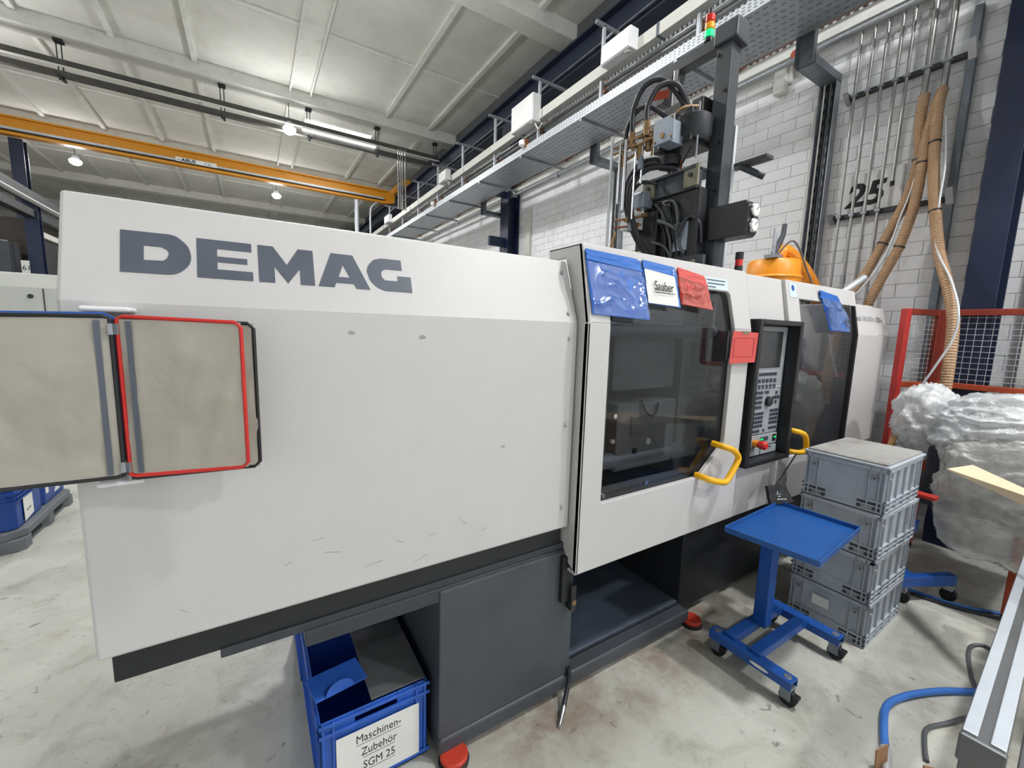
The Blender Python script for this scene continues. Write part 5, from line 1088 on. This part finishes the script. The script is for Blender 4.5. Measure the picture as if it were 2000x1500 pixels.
tf = thing('strip_light', 'fluorescent strip light fixed along the hanging double rail', 'strip light', (2.3, 12.1, 6.3))
G().box(1.25, 3.05, 12.06, 12.14, 6.48, 6.53).build('housing', 'white_plastic', tf); G().cyl((1.27, 12.10, 6.465), (3.03, 12.10, 6.465), 0.022, 10).build('tube', 'tube_glow', tf)
# high bay lamps
k = 0
LL = {(-4.35, 18.5): 'small glowing bay lamp in the far ceiling at the left', (0.99, 12.2): 'glowing bay lamp just left of the fluorescent strip', (0.99, 18.5): 'small glowing bay lamp below the crane girder'}
for (x, y), lab in {(-4.35, 18.5): 'small glowing bay lamp in the far ceiling at the left', (0.99, 18.5): 'small glowing bay lamp below the crane girder', (0.99, 12.2): 'glowing bay lamp just left of the fluorescent strip',
    (-4.35, 12.2): 'bay lamp on the double rail beyond the left picture edge', (0.99, 5.85): 'bay lamp high above the wide clamp cover', (-7.4, 5.85): 'unseen bay lamp above the old machine at the left, moved to dim the floor',  # leftmost lamp is unseen, shifted outward to dim the left floor
    (4.3, -3.6): 'added unseen bay lamp above and behind the camera', (3.4, -0.5): 'added unseen bay lamp above the profile bench'}.items():  # both out of view, added to brighten the right side
    if True:
        t = thing('bay_lamp', lab, 'lamp', (x, y, 6.38), 'high bay lamps')
        G().lathe([(0.05, 0.20), (0.08, 0.18), (0.10, 0.09), (0.10, 0.06)], x, y, 16, 6.40).build('housing', 'galv_light', t, smooth=True)
        G().lathe([(0.0, -0.09), (0.07, -0.08), (0.13, -0.04), (0.15, 0.01), (0.14, 0.05), (0.10, 0.075)], x, y, 20, 6.40).build('globe', 'lamp_glow', t, smooth=True)
        G().cyl((x, y, 6.58), (x, y, CZ + 0.0), 0.008, 6).build('rod', 'black_steel', t)
        ld = bpy.data.lights.new('lamp_light', 'AREA'); ld.shape = 'DISK'; ld.size = 0.38; ld.energy = LAMP_W; ld.color = (1.0, 1.0, 1.0); ld.spread = math.radians(170)
        lo = bpy.data.objects.new('lamp_light', ld); COL.objects.link(lo); lo.parent = t; lo.location = (0, 0, -0.10)
        l2 = bpy.data.lights.new('globe_light', 'POINT'); l2.energy = LAMP_UP; l2.shadow_soft_size = 0.16
        lo = bpy.data.objects.new('globe_light', l2); COL.objects.link(lo); lo.parent = t; lo.location = (0, 0, -0.30)
# vertical conduits near the crane end
for k, x in enumerate((3.66, 3.72, 3.78, 3.86)):
    tag(G().cyl((x, 12.135, 5.0), (x, 12.135, 6.6), 0.022, 8).build('conduit', 'pipe_steel', smooth=True), ['leftmost of four upright conduits below the double rail', 'second of four upright conduits below the double rail', 'third of four upright conduits below the double rail', 'rightmost of four upright conduits below the double rail'][k], 'conduit')
t = thing('supply_pipe', 'pale upright pipe rising behind the machine cover below the crane', 'pipe', (3.33, 16, 0))
G().cyl((3.33, 16.0, 0), (3.33, 16.0, 6.1), 0.07, 12).build('pipe', 'galv_light', t, smooth=True)
G().tube([(3.75, 15.8, 4.4), (3.75, 15.8, 5.6), (3.80, 15.8, 5.9), (4.0, 15.9, 6.1)], 0.03, 8, sub=4).build('bent_pipe', 'galv_light', t, smooth=True)
# ---------------------------------------------------------------- left background
om = thing('background_machine', 'pale grey machine housing behind the left pockets', 'machine', (-2.2, 7.6, 0))
G().prism([(7.0, 0.15), (7.0, 2.04), (7.06, 2.20), (8.3, 2.20), (8.3, 0.15)], 'x', -6.0, -0.9).build('housing', 'old_machine', om, bevel=0.01)
G().box(-2.03, -2.02, 6.996, 7.0, 0.2, 2.03).build('panel_gap', 'gap_dark', om); G().cyl((-2.13, 6.99, 1.94), (-2.13, 7.0, 1.94), 0.025, 12).build('lock', 'black_plastic', om)
G().box(-6.0, -0.9, 7.1, 8.3, 0.0, 0.15).build('base', 'dark_steel', om)
# pallet with blue crates
pt = thing('plastic_pallet', 'grey plastic pallet under the blue crates at the left edge', 'pallet', (-2.1, 4.85, 0))
def octa(x0, x1, y0, y1, c): return [(x0, y0), (x1 - c, y0), (x1, y0 + c), (x1, y1 - c), (x1 - c, y1), (x0, y1)]
G().prism(octa(-2.7, -1.49, 4.30, 5.32, 0.09), 'z', 0.09, 0.15).build('deck', 'pallet_grey', pt, bevel=0.008)
for (x0, x1) in ((-2.7, -2.55), (-2.17, -2.02), (-1.65, -1.49)):
    for (y0, y1) in ((4.30, 4.47), (4.73, 4.89), (5.16, 5.32)):
        G().prism(octa(x0, x1, y0, y1, 0.04 if x1 > -1.6 else 0.0), 'z', 0.0, 0.09).build('block', 'pallet_grey', pt, bevel=0.006)
G().box(-1.62, -1.52, 4.33, 5.29, 0.0, 0.02).build('runner', 'pallet_grey', pt)
crn = {}
CL = [['lower blue crate with a white paper label at the front of the pallet', 'lower blue crate with small stickers at the rear of the pallet'], ['middle blue crate at the front of the pallet', 'middle blue crate at the rear of the pallet'], ['upper blue crate at the front of the pallet', 'upper blue crate at the rear of the pallet']]
def crate(lab, y0, y1, z, row):
    t = thing('stacking_crate', lab, 'crate', (-1.85, (y0 + y1) / 2, z), 'blue crates on the pallet')
    b = G().prism([(-2.15, y0 + 0.008), (-1.57, y0 + 0.008), (-1.535, y0 + 0.04), (-1.535, y1 - 0.04), (-1.57, y1 - 0.008), (-2.15, y1 - 0.008)], 'z', z, z + 0.29).build('body', 'crate_blue', t, bevel=0.008)
    for q in (0.215, 0.245, 0.275): G().prism([(-2.15, y0), (-1.56, y0), (-1.52, y0 + 0.04), (-1.52, y1 - 0.04), (-1.56, y1), (-2.15, y1)], 'z', z + q - 0.008, z + q).build('rim', 'crate_blue', b)
    return t
for k in range(3):
    for j, (y0, y1) in enumerate(((4.34, 4.82), (4.83, 5.30))):
        t = crate(CL[k][j], y0, y1, 0.152 + 0.292 * k, k)
        if k == 0 and j == 0:
            G().plate([(4.47, 0.17), (4.62, 0.19), (4.62, 0.36), (4.47, 0.36)], (-1.528, 0, 0), (0, 1, 0), (0, 0, 1), 0.002).build('paper_label', 'paper', t)
            G().plate([(4.50, 0.24), (4.58, 0.25), (4.58, 0.256), (4.50, 0.246)], (-1.5255, 0, 0), (0, 1, 0), (0, 0, 1), 0.001).build('print_line', 'ink', t)
        if k == 0 and j == 1:
            G().box(-1.535, -1.53, 4.88, 4.93, 0.24, 0.30).build('sticker', 'paper', t); G().box(-1.535, -1.53, 5.06, 5.12, 0.30, 0.36).build('sticker', 'paper', t); G().prism([(5.05, 0.20), (5.16, 0.20), (5.13, 0.225), (5.11, 0.27), (5.08, 0.23)], 'x', -1.535, -1.53).build('sticker', 'paper', t)
# steel mezzanine with dark office cabin behind the old machine
mz = thing('mezzanine_cabin', 'dark brown office cabin with shutters behind the old machine', 'cabin', (-4.2, 12, 0))
G().box(-6.5, -2.62, 9.0, 20, 0, 3.1).build('cabin_wall', 'cabin_brown', mz)
for y in [9.2 + 0.9 * i for i in range(11)]: G().box(-2.62, -2.60, y, y + 0.75, 2.35, 2.85).build('shutter', 'black_steel', mz)
G().box(-2.64, -2.58, 9.0, 20, 2.88, 2.96).box(-2.64, -2.58, 9.0, 20, 2.22, 2.30).build('band', 'trunking', mz)
for y in (9.3, 10.4, 11.6, 13.0): G().box(-2.61, -2.585, y, y + 0.12, 1.5, 2.2).build('window_post', 'galv_light', mz)
dr_ = thing('mezzanine_rail', 'dark rail with a bright pipe along the cabin roof edge', 'rail', (-2.5, 13, 3.1))
G().box(-2.60, -2.48, 7.2, 22, 3.28, 3.42).build('beam', 'black_steel', dr_); G().cyl((-2.47, 7.2, 3.27), (-2.47, 22, 3.27), 0.035, 10).build('pipe', 'pipe_steel', dr_, smooth=True)
G().box(-2.62, -2.50, 7.2, 22, 3.08, 3.18).build('lower_beam', 'black_steel', dr_)
for k, (x, y, zt) in enumerate(((-5.0, 16.75, 6.27), (-2.55, 8.75, 3.3))):
    t = thing('cabin_column', ['tall navy column under the crane girder at the left edge', 'shorter navy column at the cabin corner carrying a number plate'][k], 'column', (x, y, 0))
    w_ = 0.07 if k else 0.13
    G().box(x - w_, x + w_, y - w_, y - w_ + 0.015, 0, zt).build('flange', 'column_blue', t); G().box(x - w_, x + w_, y + w_ - 0.015, y + w_, 0, zt).build('flange', 'column_blue', t); G().box(x - 0.012, x + 0.012, y - w_ + 0.01, y + w_ - 0.01, 0, zt).build('web', 'column_blue', t)
    if k == 1:
        n_ = G().box(x - 0.14, x - 0.06, y - 0.09, y - 0.08, 2.30, 2.48).build('number_plate', 'paper', t)
        text('number', '61', 0.09, (x - 0.135, y - 0.091, 2.35), (1, 0, 0), (0, 0, 1), 'ink', n_)
tag(G().box(-3.4, -2.75, 8.55, 8.9, 0, 2.72).build('switch_cabinet', 'dark_steel', bevel=0.01), 'grey switch cabinet between the navy columns at the left edge', 'cabinet')
